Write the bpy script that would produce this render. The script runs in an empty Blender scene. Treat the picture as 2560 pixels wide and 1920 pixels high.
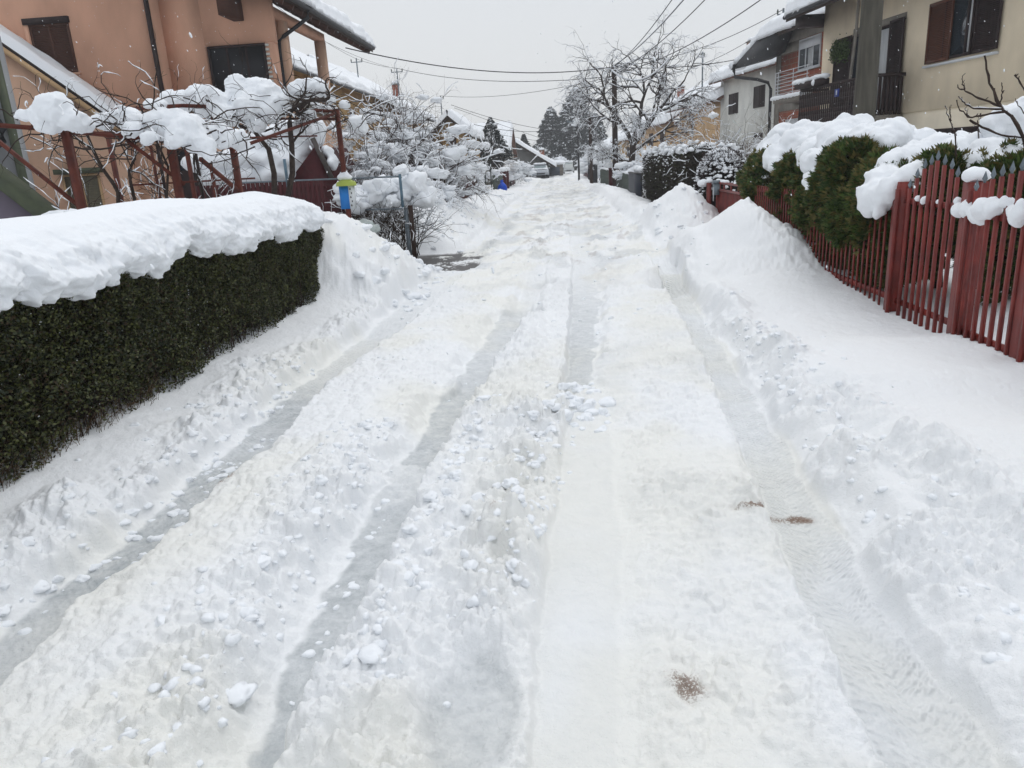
import bpy, math, random
import numpy as np
from mathutils import Matrix, Vector
PI = math.pi
S = bpy.context.scene
COL = S.collection

# ------------------------------------------------------------------ camera, sky, sun, exposure
H = 1.75; F = 1850.0
def _cam_axes():
    zw = -np.array([(1631-1280)/F, -(7174-960)/F, -1.0]); zw /= np.linalg.norm(zw)
    y = np.array([(1390-1280)/F, -(403-960)/F, -1.0]); y -= y.dot(zw)*zw; y /= np.linalg.norm(y)
    x = np.cross(y, zw)
    return np.array([x, y, zw])
cam_d = bpy.data.cameras.new('camera'); cam = bpy.data.objects.new('camera', cam_d); COL.objects.link(cam)
cam_d.sensor_width = 36; cam_d.lens = 36*F/2560; cam_d.clip_end = 3000; cam_d.clip_start = 0.05
_R = _cam_axes()
cam.matrix_world = Matrix([[*_R[0], 0], [*_R[1], 0], [*_R[2], H], [0, 0, 0, 1]])
S.camera = cam

SUN_EL, SUN_AZ = math.radians(48), math.radians(-20)
w = bpy.data.worlds.new('World'); S.world = w; w.use_nodes = True
nt = w.node_tree; nt.nodes.clear()
out = nt.nodes.new('ShaderNodeOutputWorld'); bg = nt.nodes.new('ShaderNodeBackground')
sky = nt.nodes.new('ShaderNodeTexSky'); sky.sky_type = 'NISHITA'; sky.sun_disc = False
sky.sun_elevation = SUN_EL; sky.sun_rotation = SUN_AZ; sky.dust_density = 6; sky.air_density = 1.5
# overcast: the clear sky is veiled almost completely by a pale cloud layer, brighter towards the zenith
geo = nt.nodes.new('ShaderNodeTexCoord'); sep = nt.nodes.new('ShaderNodeSeparateXYZ')
ramp = nt.nodes.new('ShaderNodeValToRGB')
SKY_STR = 0.10
ramp.color_ramp.elements[0].position = 0.0; ramp.color_ramp.elements[0].color = (7.85, 8.05, 8.2, 1)
ramp.color_ramp.elements[1].position = 1.0; ramp.color_ramp.elements[1].color = (10.8, 11.1, 11.6, 1)
e = ramp.color_ramp.elements.new(0.10); e.color = (7.5, 7.75, 8.0, 1)
e = ramp.color_ramp.elements.new(0.32); e.color = (6.8, 7.25, 7.85, 1)
mixc = nt.nodes.new('ShaderNodeMix'); mixc.data_type = 'RGBA'; mixc.inputs[0].default_value = 0.96
nt.links.new(geo.outputs['Generated'], sep.inputs[0]); nt.links.new(sep.outputs['Z'], ramp.inputs[0])
nt.links.new(sky.outputs[0], mixc.inputs[6]); nt.links.new(ramp.outputs[0], mixc.inputs[7])
nt.links.new(mixc.outputs[2], bg.inputs[0]); bg.inputs[1].default_value = SKY_STR
nt.links.new(bg.outputs[0], out.inputs[0])
sl = bpy.data.lights.new('sun', 'SUN'); sl.energy = 0.55; sl.angle = math.radians(25); sl.color = (1, .97, .93)
so = bpy.data.objects.new('sun', sl); COL.objects.link(so)
so.rotation_euler = (PI/2-SUN_EL, 0, math.radians(160))
S.view_settings.view_transform = 'Standard'; S.view_settings.look = 'None'
S.view_settings.exposure = 0.09; S.view_settings.gamma = 1
S.cycles.max_bounces = 8; S.cycles.diffuse_bounces = 5; S.cycles.glossy_bounces = 2
S.cycles.transparent_max_bounces = 8; S.cycles.use_denoising = True

# ------------------------------------------------------------------ noise
def _h(ix, iy, iz, seed):
    n = (ix.astype(np.int64)*374761393 + iy.astype(np.int64)*668265263 + iz.astype(np.int64)*2147483647*3 + seed*1274126177) & 0xffffffff
    n = ((n ^ (n >> 13))*1274126177) & 0xffffffff
    n = ((n ^ (n >> 16))*668265263) & 0xffffffff
    n = n ^ (n >> 15)
    return (n & 0xffffff)/float(0xffffff)
def n3(x, y, z, seed=0):
    x, y, z = np.broadcast_arrays(x, y, z)
    fx, fy, fz = np.floor(x), np.floor(y), np.floor(z)
    u, v, t = x-fx, y-fy, z-fz
    u = u*u*(3-2*u); v = v*v*(3-2*v); t = t*t*(3-2*t)
    r = 0
    for a in (0, 1):
        for b in (0, 1):
            for c in (0, 1):
                r = r + _h(fx+a, fy+b, fz+c, seed)*(u if a else 1-u)*(v if b else 1-v)*(t if c else 1-t)
    return r*2-1
def n2(x, y, seed=0):
    fx, fy = np.floor(x), np.floor(y)
    u, v = x-fx, y-fy
    u = u*u*u*(u*(u*6-15)+10); v = v*v*v*(v*(v*6-15)+10)
    z = np.zeros_like(fx)
    a = _h(fx, fy, z, seed); b = _h(fx+1, fy, z, seed); c = _h(fx, fy+1, z, seed); d = _h(fx+1, fy+1, z, seed)
    return (a*(1-u)*(1-v)+b*u*(1-v)+c*(1-u)*v+d*u*v)*2-1
def fbm(x, y, oct=4, seed=0):
    r = 0; amp = .5; c, s = math.cos(.6), math.sin(.6)
    for i in range(oct):
        r = r+amp*n2(x, y, seed+i*7); x, y = (x*c-y*s)*2.03+3.1, (x*s+y*c)*2.03+1.7; amp *= .5
    return r
def fbm3(p, sc, oct=3, seed=0):
    r = 0; amp = .5
    for i in range(oct):
        r = r+amp*n3(p[:, 0]*sc, p[:, 1]*sc, p[:, 2]*sc, seed+i*5); sc *= 2.03; amp *= .5
    return r
def clods(x, y, size, dens=.6, seed=0, flat=1.0):
    """rounded lumps of snow: height of half-buried irregular balls on a jittered grid"""
    wx = x+.35*size*n2(x/size*1.7, y/size*1.7, seed+50); wy = y+.35*size*n2(x/size*1.7, y/size*1.7, seed+51)
    gx, gy = wx/size, wy/size
    ix, iy = np.floor(gx), np.floor(gy); r = np.zeros_like(x); z = np.zeros_like(ix)
    for a in (-1, 0, 1):
        for b in (-1, 0, 1):
            cx, cy = ix+a, iy+b
            jx = _h(cx, cy, z, seed); jy = _h(cx, cy, z, seed+1); k = _h(cx, cy, z, seed+2); on = _h(cx, cy, z, seed+3) < dens
            R = .3+.5*k
            d2 = (gx-cx-jx)**2+(gy-cy-jy)**2
            r = np.maximum(r, np.where(on, R*np.maximum(1-d2/(R*R), 0)**.72*(.5+.7*jx), 0))
    return r*size*flat
def sm(x, a, b):
    t = np.clip((x-a)/(b-a+1e-12), 0, 1); return t*t*(3-2*t)

# ------------------------------------------------------------------ materials
def newmat(name):
    m = bpy.data.materials.new(name); m.use_nodes = True
    return m, m.node_tree.nodes, m.node_tree.links, m.node_tree.nodes['Principled BSDF']
MATS = {}
def mat(name, c1, c2=None, rough=.7, scale=8, bump=.0, bscale=60, metal=0, spec=.22, detail=4, streak=None, island=0, spec_tint=None):
    if name in MATS: return MATS[name]
    m, N, L, P = newmat(name)
    c2 = c2 or tuple(v*.8 for v in c1)
    tc = N.new('ShaderNodeTexCoord'); no = N.new('ShaderNodeTexNoise'); no.inputs['Scale'].default_value = scale
    no.inputs['Detail'].default_value = detail
    if streak:
        mp = N.new('ShaderNodeMapping'); mp.inputs['Scale'].default_value = streak
        L.new(tc.outputs['Object'], mp.inputs[0]); L.new(mp.outputs[0], no.inputs[0])
    else: L.new(tc.outputs['Object'], no.inputs[0])
    r = N.new('ShaderNodeValToRGB'); r.color_ramp.elements[0].position = .32; r.color_ramp.elements[1].position = .68
    r.color_ramp.elements[0].color = (*c1, 1); r.color_ramp.elements[1].color = (*c2, 1)
    L.new(no.outputs[0], r.inputs[0])
    if island:
        g = N.new('ShaderNodeNewGeometry'); mx = N.new('ShaderNodeMath'); mx.operation = 'MULTIPLY_ADD'
        mx.inputs[1].default_value = island; mx.inputs[2].default_value = .5-island/2
        L.new(g.outputs['Random Per Island'], mx.inputs[0]); 
        ad = N.new('ShaderNodeMath'); ad.operation = 'ADD'; L.new(mx.outputs[0], ad.inputs[0])
        sb = N.new('ShaderNodeMath'); sb.operation = 'SUBTRACT'; L.new(no.outputs[0], sb.inputs[0]); sb.inputs[1].default_value = .5
        L.new(sb.outputs[0], ad.inputs[1]); L.new(ad.outputs[0], r.inputs[0])
        r.color_ramp.elements[0].position = .1; r.color_ramp.elements[1].position = .9
    L.new(r.outputs[0], P.inputs['Base Color'])
    P.inputs['Roughness'].default_value = rough; P.inputs['Metallic'].default_value = metal
    P.inputs['Specular IOR Level'].default_value = spec
    if bump:
        nb = N.new('ShaderNodeTexNoise'); nb.inputs['Scale'].default_value = bscale; nb.inputs['Detail'].default_value = 3
        L.new(tc.outputs['Object'], nb.inputs[0]); b = N.new('ShaderNodeBump'); b.inputs['Strength'].default_value = bump
        b.inputs['Distance'].default_value = .02
        L.new(nb.outputs[0], b.inputs['Height']); L.new(b.outputs[0], P.inputs['Normal'])
    MATS[name] = m
    return m
def snow_mat(name='snow', base=(.86, .885, .915), sss=.0, bump=.35):
    m, N, L, P = newmat(name)
    tc = N.new('ShaderNodeTexCoord')
    P.inputs['Base Color'].default_value = (*base, 1); P.inputs['Roughness'].default_value = .65
    P.inputs['Specular IOR Level'].default_value = .25
    n1 = N.new('ShaderNodeTexNoise'); n1.inputs['Scale'].default_value = 35; n1.inputs['Detail'].default_value = 5; n1.inputs['Roughness'].default_value = .65
    L.new(tc.outputs['Object'], n1.inputs[0])
    b = N.new('ShaderNodeBump'); b.inputs['Strength'].default_value = bump; b.inputs['Distance'].default_value = .02
    L.new(n1.outputs[0], b.inputs['Height']); L.new(b.outputs[0], P.inputs['Normal'])
    return m
SNOW = snow_mat()

# ------------------------------------------------------------------ mesh helpers
WM = {}
def tag(o, label=None, cat=None, group=None, kind=None):
    if label: o['label'] = label
    if cat: o['category'] = cat
    if group: o['group'] = group
    if kind: o['kind'] = kind
    return o
def thing(name, loc, label, cat, group=None, rz=0):
    o = bpy.data.objects.new(name, None); COL.objects.link(o); o.location = loc; o.rotation_euler = (0, 0, rz)
    WM[o.name] = Matrix.Translation(loc) @ Matrix.Rotation(rz, 4, 'Z')
    return tag(o, label, cat, group)
class MB:
    def __init__(s): s.v = []; s.f = []; s.n = 0
    def add(s, v, f):
        v = np.asarray(v, dtype=np.float64).reshape(-1, 3); f = np.asarray(f, dtype=np.int64)
        s.v.append(v); s.f.append(f+s.n); s.n += len(v); return s
    def box(s, lo, hi):
        a, b, c = lo; d, e, f = hi
        s.add([(a,b,c),(d,b,c),(d,e,c),(a,e,c),(a,b,f),(d,b,f),(d,e,f),(a,e,f)],
              [(0,3,2,1),(4,5,6,7),(0,1,5,4),(1,2,6,5),(2,3,7,6),(3,0,4,7)]); return s
    def beam(s, p0, p1, w, h, up=(0, 0, 1)):
        p0, p1 = np.array(p0, float), np.array(p1, float); d = p1-p0; d /= np.linalg.norm(d)
        u = np.array(up, float)
        if abs(d.dot(u)) > .97: u = np.array([0, 1., 0])
        x = np.cross(d, u); x /= np.linalg.norm(x); y = np.cross(x, d)
        vs = []
        for p in (p0, p1):
            for a, b in ((-1,-1),(1,-1),(1,1),(-1,1)): vs.append(p+x*a*w/2+y*b*h/2)
        s.add(vs, [(0,1,2,3),(7,6,5,4),(0,4,5,1),(1,5,6,2),(2,6,7,3),(3,7,4,0)]); return s
    def tube(s, pts, r, sides=6, squash=1.0):
        pts = np.asarray(pts, float); n = len(pts); r = np.broadcast_to(np.asarray(r, float), (n,))
        t = np.gradient(pts, axis=0); t /= np.linalg.norm(t, axis=1)[:, None]+1e-12
        ref = np.where(np.abs(t[:, 2:3]) > .9, np.array([[1., 0, 0]]), np.array([[0, 0, 1.]]))
        a = np.cross(t, ref); a /= np.linalg.norm(a, axis=1)[:, None]+1e-12
        b = np.cross(a, t)
        an = np.arange(sides)/sides*2*PI
        ring = pts[:, None]+r[:, None, None]*(a[:, None]*np.cos(an)[None, :, None]+squash*b[:, None]*np.sin(an)[None, :, None])
        i = np.arange(n-1)[:, None]*sides; j = np.arange(sides)[None]; k = (j+1) % sides
        f = np.stack([i+j, i+k, i+sides+k, i+sides+j], -1).reshape(-1, 4)
        s.add(ring.reshape(-1, 3), f)
        if sides == 4: s.f[-1] = s.f[-1]; s.add(ring[0], [(3,2,1,0)]); s.add(ring[-1], [(0,1,2,3)])
        else:
            for e, rg in ((0, ring[0]), (1, ring[-1])):
                c = rg.mean(0); vv = np.vstack([rg, c]); ff = [((q+1) % sides, q, sides, sides) if e == 0 else (q, (q+1) % sides, sides, sides) for q in range(sides)]
                s.add(vv, ff)
        return s
    def prism(s, poly, axis, a, b):
        """poly: 2-D outline in the two other axes, extruded from a to b along axis"""
        n = len(poly); vs = []
        for q in (a, b):
            for p in poly:
                v = list(p); v.insert(axis, q); vs.append(v)
        s.v.append(np.array(vs, float)); off = s.n; s.n += 2*n
        s.f.append(('ng', [off+i for i in range(n)])); s.f.append(('ng', [off+n+i for i in reversed(range(n))]))
        s.f.append(np.array([(i, i+n, (i+1) % n+n, (i+1) % n) for i in range(n)])+off)
        return s
    def build(s, name, m, parent=None, smooth=False, world=False, origin=None, subdiv=0, fixn=True):
        V = np.vstack(s.v)
        loops = []; tot = []
        for f in s.f:
            if isinstance(f, tuple): loops.append(np.array(f[1])); tot.append(np.array([len(f[1])]))
            elif f.shape[1] == 4:
                tri = f[:, 2] == f[:, 3]
                if tri.any():
                    q = f[~tri]; t_ = f[tri][:, :3]
                    if len(q): loops.append(q.ravel()); tot.append(np.full(len(q), 4))
                    loops.append(t_.ravel()); tot.append(np.full(len(t_), 3))
                else: loops.append(f.ravel()); tot.append(np.full(len(f), 4))
            else: loops.append(f.ravel()); tot.append(np.full(len(f), f.shape[1]))
        loops = np.concatenate(loops); tot = np.concatenate(tot)
        if parent is None:
            o0 = np.array(origin if origin is not None else [V[:, 0].mean(), V[:, 1].mean(), V[:, 2].min()]); V = V-o0
            M = Matrix.Translation(o0)
        else:
            M = WM[parent.name]
            if world:
                Mi = np.array(M.inverted()); V = V@Mi[:3, :3].T+Mi[:3, 3]
        me = bpy.data.meshes.new(name)
        me.vertices.add(len(V)); me.vertices.foreach_set('co', V.astype(np.float32).ravel())
        me.loops.add(len(loops)); me.loops.foreach_set('vertex_index', loops.astype(np.int32))
        me.polygons.add(len(tot)); st = np.concatenate([[0], np.cumsum(tot)[:-1]])
        me.polygons.foreach_set('loop_start', st.astype(np.int32)); me.polygons.foreach_set('loop_total', tot.astype(np.int32))
        if smooth: me.polygons.foreach_set('use_smooth', np.ones(len(tot), bool))
        me.update(calc_edges=True); me.validate()
        me.materials.append(m)
        o = bpy.data.objects.new(name, me); COL.objects.link(o)
        if parent is None: o.location = M.translation
        else: o.parent = parent
        WM[o.name] = M
        return o
def ico(sub):
    import bmesh
    bm = bmesh.new(); bmesh.ops.create_icosphere(bm, subdivisions=sub, radius=1)
    v = np.array([p.co[:] for p in bm.verts]); f = np.array([[q.index for q in p.verts] for p in bm.faces]); bm.free()
    return v, f
ICO = {k: ico(k) for k in (1, 2, 3, 4)}
def blobs(mb, items, sub=2, rough=.25, seed=0):
    """irregular lumps; items = (x,y,z,rx,ry,rz)"""
    v0, f0 = ICO[sub]; rng = np.random.default_rng(seed)
    for it in items:
        c = np.array(it[:3]); r = np.array(it[3:6] if len(it) >= 6 else (it[3],)*3)
        o = rng.uniform(-50, 50, 3)
        k = 1+rough*1.6*fbm3(v0*1.3+o, 1.0, 3, 3)
        an = rng.uniform(0, 6.28); ca, sa = math.cos(an), math.sin(an)
        vv = v0*k[:, None]*1.0; vv = np.c_[vv[:, 0]*ca-vv[:, 1]*sa, vv[:, 0]*sa+vv[:, 1]*ca, vv[:, 2]]
        mb.add(vv*r+c, f0)
    return mb
def snowmass(name, items, voxel, parent=None, amp=.03, nsc=9, world=True, label=None, m=None, seed=0, flat=.0):
    """one melted-together heap of snow out of many lumps"""
    mb = MB(); blobs(mb, items, 2, .25, seed)
    t = mb.build('tmp', SNOW, None, origin=(0, 0, 0))
    md = t.modifiers.new('r', 'REMESH'); md.mode = 'VOXEL'; md.voxel_size = voxel
    dg = bpy.context.evaluated_depsgraph_get(); ev = t.evaluated_get(dg); me = ev.to_mesh()
    n = len(me.vertices); V = np.empty(n*3, np.float32); me.vertices.foreach_get('co', V); V = V.reshape(-1, 3).astype(float)
    Nn = np.empty(n*3, np.float32); me.vertices.foreach_get('normal', Nn); Nn = Nn.reshape(-1, 3)
    lt = np.array([len(p.vertices) for p in me.polygons]); f = np.array([list(p.vertices)+([p.vertices[-1]] if len(p.vertices) == 3 else []) for p in me.polygons])
    ev.to_mesh_clear(); bpy.data.objects.remove(t)
    # relax a little, then rough it
    nb = np.zeros((n, 3)); ct = np.zeros(n)
    for a in range(4):
        b = (a+1) % 4
        np.add.at(nb, f[:, a], V[f[:, b]]); np.add.at(ct, f[:, a], 1); np.add.at(nb, f[:, b], V[f[:, a]]); np.add.at(ct, f[:, b], 1)
    V = V*.4+.6*nb/np.maximum(ct, 1)[:, None]
    V = V+Nn*(amp*(fbm3(V, nsc, 3, seed+9)*1.2+.5*np.abs(fbm3(V, nsc*2.7, 2, seed+4))))[:, None]
    q = MB(); q.add(V, f)
    return q.build(name, m or SNOW, parent, smooth=True, world=world)

# ------------------------------------------------------------------ the snowed-in street (ground)
def I(y, ys, xs): return np.interp(y, ys, xs)
rows = [.35]
while rows[-1] < 700: rows.append(rows[-1]*(1.03 if rows[-1] < 1.4 else 1.0036 if rows[-1] < 9 else 1.006 if rows[-1] < 45 else 1.02))
rows = np.array(rows); NC = 1350
t = np.linspace(-1, 1, NC); u = np.sign(t)*(np.abs(t)**1.12)*.95; u = np.where(np.abs(t) > .96, u*(1+np.abs(np.abs(t)-.96)*60), u)
GY, GU = np.meshgrid(rows, u, indexing='ij'); GX = GU*(GY+1.6)
def terrain(x, y):
    j = lambda sc, a, sd: a*n2(x*sc, y*sc, sd)+a*.5*n2(x*sc*2.7, y*sc*2.7, sd+9)
    far = sm(y, 7, 14)
    # rut edges as functions of the distance along the street
    Al = I(y, [1.8, 2.7, 3.2, 4.3, 5.8, 8, 12, 60], [-2.38, -2.32, -2.26, -2.22, -2.27, -2.15, -1.95, -1.6]) + j(5, .035, 1)
    Ar = I(y, [1.8, 2.4, 3, 3.6, 4, 5.5, 8, 12, 60], [-1.98, -2.02, -1.93, -1.95, -1.86, -1.92, -1.72, -1.5, -1.2]) + j(6, .03, 2)
    Bl = I(y, [1.8, 2.5, 3.4, 4.2, 5.3, 7, 9, 14, 60], [-1.03, -1.05, -1.03, -1.0, -.96, -.82, -.68, -.5, -.35]) + j(7, .035, 3)
    Br = I(y, [1.8, 2.3, 3, 3.4, 4.2, 5, 6.6, 8.5, 14, 60], [-.86, -.85, -.8, -.79, -.75, -.69, -.54, -.36, -.2, -.1]) + j(7, .025, 4)
    Cl = I(y, [4.5, 5.5, 6.2, 7.7, 9.5, 14, 60], [-.08, -.03, .04, .08, .14, .24, .35]) + j(6, .02, 5)
    Cr = I(y, [4.5, 5.5, 6.2, 7.7, 9.5, 14, 60], [.18, .24, .3, .4, .5, .65, .7]) + j(4, .06, 6)
    Dl = I(y, [1.7, 2.4, 2.7, 3.3, 4.2, 5], [-.13, -.13, -.11, -.07, -.03, .04]) + j(9, .012, 7)
    Dr = I(y, [1.7, 2.4, 3, 3.5, 4.1, 5], [.13, .18, .24, .25, .28, .32]) + j(5, .012, 8)
    Fl = I(y, [1.8, 2.3, 2.7, 3, 3.5, 4.1, 4.9, 6.1, 7.5, 9.6, 14, 60], [.86, .88, .9, .93, .96, 1.02, 1.08, 1.18, 1.25, 1.36, 1.45, 1.4]) + j(7, .018, 9)
    Fr = I(y, [1.8, 2.2, 2.65, 3.5, 4.4, 5.4, 6.7, 9.2, 14, 60], [1.2, 1.2, 1.2, 1.25, 1.32, 1.4, 1.46, 1.62, 1.8, 1.75]) + j(4, .03, 10)
    # lumps, several sizes
    c1 = clods(x, y, .26, .6, 11); c2 = clods(x, y, .13, .65, 12); c3 = clods(x, y, .065, .7, 13); c4 = clods(x, y, .032, .7, 14)
    fine = fbm(x*22, y*22, 4, 15)
    big = fbm(x*.9, y*.7, 4, 16)
    # --- base heights
    z = np.full_like(x, .11) + .02*big
    cr = np.full_like(x, .45)
    mAB = sm(x, Ar, Ar+.05)*(1-sm(x, Bl-.05, Bl))
    tAB = np.clip((x-Ar)/(Bl-Ar), 0, 1)
    near = 1-sm(y, 5.5, 9)
    z += mAB*near*(.035*(1-tAB)+.04*np.sin(tAB*PI))
    cr += mAB*(-.2+.75*sm(tAB, .35, .8)*sm(y+j(.8, .6, 17), 5.5, 3.4))
    mBC = sm(x, Br, Br+.05)*(1-sm(x, -.25, -.1))
    z += mBC*near*.035; cr += mBC*(.25+.2*sm(y, 6, 4))
    # centre debris channel
    deb = np.exp(-((x-I(y, [1.8, 2.4, 3, 4.2, 5, 5.8], [-.3, -.28, -.26, -.16, 0., .06]))/.15)**2)*sm(y, 6.3, 5.2)*sm(y, 2.05, 2.6)
    z += -.02*deb; cr += deb*.7
    # E slab
    mE = sm(x, .25, .4)*(1-sm(x, Fl-.05, Fl)); z += -.02*mE*near; cr += mE*(-.28+.25*sm(fbm(x*1.3, y*.9, 3, 18), 0, .3))
    # patches pressed flat far along the road
    flat = sm(n2(x*1.8, y*.35, 19)+.35*n2(x*5, y*1.2, 20), -.1, .5)*far
    z += -.03*flat; cr += -.35*flat+.12*far
    # --- left bank
    tl = np.clip((Al-x), 0, 9)
    lb = sm(tl, 0, .12)*.07+sm(tl, .05, .55)*.10+sm(tl, .4, 1.0)*.09
    mL = sm(tl, 0, .05)
    z = z*(1-mL)+mL*(.045+lb+.02*big)
    cr = cr*(1-mL)+mL*(.95*(1-sm(tl+j(1.5, .16, 21)+.07*sm(y, 5, 8), .22, .52))+.02)
    # --- right bank
    tr = np.clip(x-Fr, 0, 9)
    rid = np.exp(-((tr-.2-.05*n2(y*.9, y*0, 23))/.13)**2)
    x2 = 1.9+.09*n2(x*0, y*1.1, 24)+I(y, [3, 7.6, 9], [0, -.15, -.25])
    rb = sm(tr, 0, .30)*.10+.055*rid+sm(x, x2-.16, x2+.07)*.07+sm(x, x2+.3, 3.1)*(-.02)
    rb += -.05*np.exp(-((x-x2+.2)/.09)**2)
    mR = sm(tr, -.01, .04)
    z = z*(1-mR)+mR*(.07+rb*(1+.35*n2(x*0+1, y*1.4, 25))+.03*big)
    soft = 1-sm(x+j(2, .08, 26), x2-.1, x2+.25)
    cr = cr*(1-mR)+mR*(.08+.85*soft*sm(.55+n2(x*2.2, y*2.2, 27), .1, .9))
    big1 = clods(x, y, .3, .75, 28)
    z += mR*soft*.30*big1*sm(tr, .02, .2)
    # piles and driveways
    def mound(cx, cy, rx, ry, h, sk=1.6):
        d = ((x-cx)/rx)**2+((y-cy)/ry)**2; return h*np.exp(-d**(sk/2)*1.0)
    p1 = mound(-3.1, 9.95, .75, 1.05, .86, 2.0)*sm(y, 8.3, 9.5)+mound(-2.55, 11.0, .6, 1.1, .30)
    p1 *= 1-sm(x-(-2.15-.25*(y-10.5)*.4), -.1, .35)
    p2 = mound(-3.1, 17.6, .75, 1.7, .85, 2.4)+mound(-3.1, 21.5, .8, 2.4, .5)+mound(-2.9, 27, .9, 4, .35)+mound(-2.8, 35, .9, 6, .3)
    p3 = mound(2.66, 10.9, .55, .95, .66, 1.4)+mound(2.3, 11.0, .95, 1.5, .20)+mound(3.0, 9.9, .5, .9, .24)+mound(2.0, 11.9, .9, .6, .14)+.05*n2(x*2.6, y*2.6, 96)*np.exp(-((x-2.6)/.8)**2-((y-10.9)/1.3)**2)
    p4 = mound(2.65, 16.4, .72, 1.2, .78, 1.8)+mound(2.3, 19.5, .6, 1.5, .2)+mound(2.3, 24, .7, 4, .22)+mound(2.3, 34, .8, 7, .25)
    pp = p1+p2+p3+p4
    z += pp; cr += sm(pp, .06, .3)*.7*(1-.85*sm(p3, .1, .4)*sm(x, 2.75, 2.4))
    # driveway at the left gate: scraped to the asphalt
    dv = sm(y, 12.2, 12.6)*(1-sm(y, 15.3, 15.9))*(1-sm(x, -1.75+.3*n2(x*2, y*2, 30), -1.35))*sm(x, -7, -6.5)
    z = z*(1-dv)+dv*(.008+.012*np.maximum(0, fbm(x*3, y*9, 4, 31))*2.2)
    cr = cr*(1-dv)+dv*.04
    dr = sm(y, 12.0, 12.6)*(1-sm(y, 14.4, 15.0))*sm(x, 1.9, 2.2)
    z = z*(1-dr*.6)+dr*.6*.16; cr *= 1-.6*dr
    # yards behind the fences
    yard = np.maximum(sm(x, 3.3, 3.9), sm(-x, 3.8, 4.6)*(1-dv)); z = z*(1-yard)+yard*(.3+.09*big); cr *= 1-.85*yard
    cr = np.clip(cr, 0, 1.5)
    # --- cut the ruts
    wet = np.zeros_like(x); tread = np.zeros_like(x); tu = np.zeros_like(x)
    def rut(l, r, floor, wl, wr, fade, wt, tw=0):
        nonlocal z, cr, wet, tread, tu
        m = sm(x, l-wl, l+.01)*(1-sm(x, r-.01, r+wr))*fade
        inn = sm(x, l, l+.03)*(1-sm(x, r-.03, r))*fade
        z = z*(1-m)+m*(floor+.05*c4+.004*fine+.012*n2(x*4, y*3, 33)); cr = cr*(1-m)
        wet = np.maximum(wet, inn*wt); tread = np.maximum(tread, inn*tw)
        tu = np.where(m > .3, x-(l+r)/2, tu)
    gA = (.45+.55*sm(n2(y*.9+3, x*0, 34), -.5, .2))
    rut(Al, Ar, .028+.02*n2(y*1.3, y*0, 35), .12, .045, 1-.75*far, .35+.5*gA*(1-sm(y, 5.0, 6.5)), .3)
    rut(Bl, Br, .03, .16, .03, sm(y, 9.3, 8.4)*(1-.6*sm(n2(x*3, y*1.6, 44), .35, .6)*sm(y, 2.6, 4)), .8*(1-.35*sm(y, 4, 7)), .2)
    rut(Cl, Cr, .035, .02, .12, sm(y, 5.15, 5.5)*(1-.65*far), .6*(1-.3*sm(y, 7, 12)), .2)
    rut(Dl, Dr, .075, .02, .16, sm(y, 5.1, 4.8), .12, 0)
    rut(Fl, Fr, .035, .03, .05, sm(y, 13, 9.5), .33, 1)
    rut(I(y, [6.8, 7.3, 8.3, 14], [-.85, -.84, -.55, -.45]), I(y, [6.8, 7.3, 8.3, 14], [-.62, -.62, -.3, -.2]), .04, .1, .1, sm(y, 8.0, 8.4)*sm(y, 14, 10)*.6, .3)
    # ice patch at the front of the centre, hoof-deep holes
    ip = np.exp(-(((x+.32)/.17)**2+((y-1.9)/.32)**2)**2); z = z*(1-.7*ip)+ip*.7*.045; cr *= 1-.85*ip; wet = np.maximum(wet, .55*sm(ip, .3, .8))
    for hx, hy, rx, ry, dp in ((1.36, 9.7, .2, .35, .12), (-.36, 8.4, .16, .25, .06), (-.24, 10.5, .2, .3, .07), (1.2, 12.9, .3, .4, .06), (-1.1, 17, .3, 1., .06), (.6, 19, .4, 1.2, .05)):
        k = np.exp(-(((x-hx)/rx)**2+((y-hy)/ry)**2)**1.6); z -= dp*k; wet = np.maximum(wet, k*.5)
    rim = np.exp(-(((x-1.5)/.3)**2+((y-10.3)/.25)**2)); z += .1*rim
    wet = np.maximum(wet, .42*far*sm(fbm(x*2.6, y*.9, 4, 86), .0, .3)*(np.abs(x-.1) < 1.7)*(1-dv))
    wet = np.maximum(wet, .18*mE*near*sm(fbm(x*3, y*2, 4, 87), .0, .4))
    for xs, wd in ((-.45, .3), (.85, .28), (-1.35, .2)):
        k = np.exp(-((x-xs-.12*n2(y*.25, y*0, int(xs*10)+60))/wd)**2)*sm(y, 9, 15)*(1-sm(y, 70, 100))
        q_ = sm(fbm(x*2.2, y*.8, 4, 88), -.05, .25)*k; wet = np.maximum(wet, .7*q_); z -= .035*k*sm(fbm(x*1.2, y*.5, 3, 89), -.2, .2)
        cr = cr+.35*k
    # --- lumps on top
    c5 = clods(x, y, .045, .75, 84); c6 = clods(x, y, .09, .6, 85)
    z += cr*.66*(.50*c1*sm(cr, .45, 1)+.60*c2+.60*c6+.60*c3+.70*c5+.75*c4+.02*fine)+.0022*fine
    z += .05*np.maximum(deb, 0)*(c1/.1)*.35
    bil = lambda sc, sd: np.abs(n2(x*sc+.4*n2(x*sc, y*sc, sd+3), y*sc*.9, sd))
    soften = np.clip(cr+.20*(1-wet)*(1-yard)*(1-.7*mR)*(1-mL*sm(tl, .3, .6)), 0, 1.4)*(1-.92*sm(x, Dl-.02, Dl+.04)*(1-sm(x, Dr-.06, Dr+.03))*sm(y, 5.1, 4.8))
    rg = lambda sc, sd: 1-np.abs(n2(x*sc+.5*n2(x*sc*.7, y*sc*.7, sd+3), y*sc*.9, sd))*2
    patch = sm(fbm(x*1.9, y*1.5, 3, 97), -.35, .35)
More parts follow.
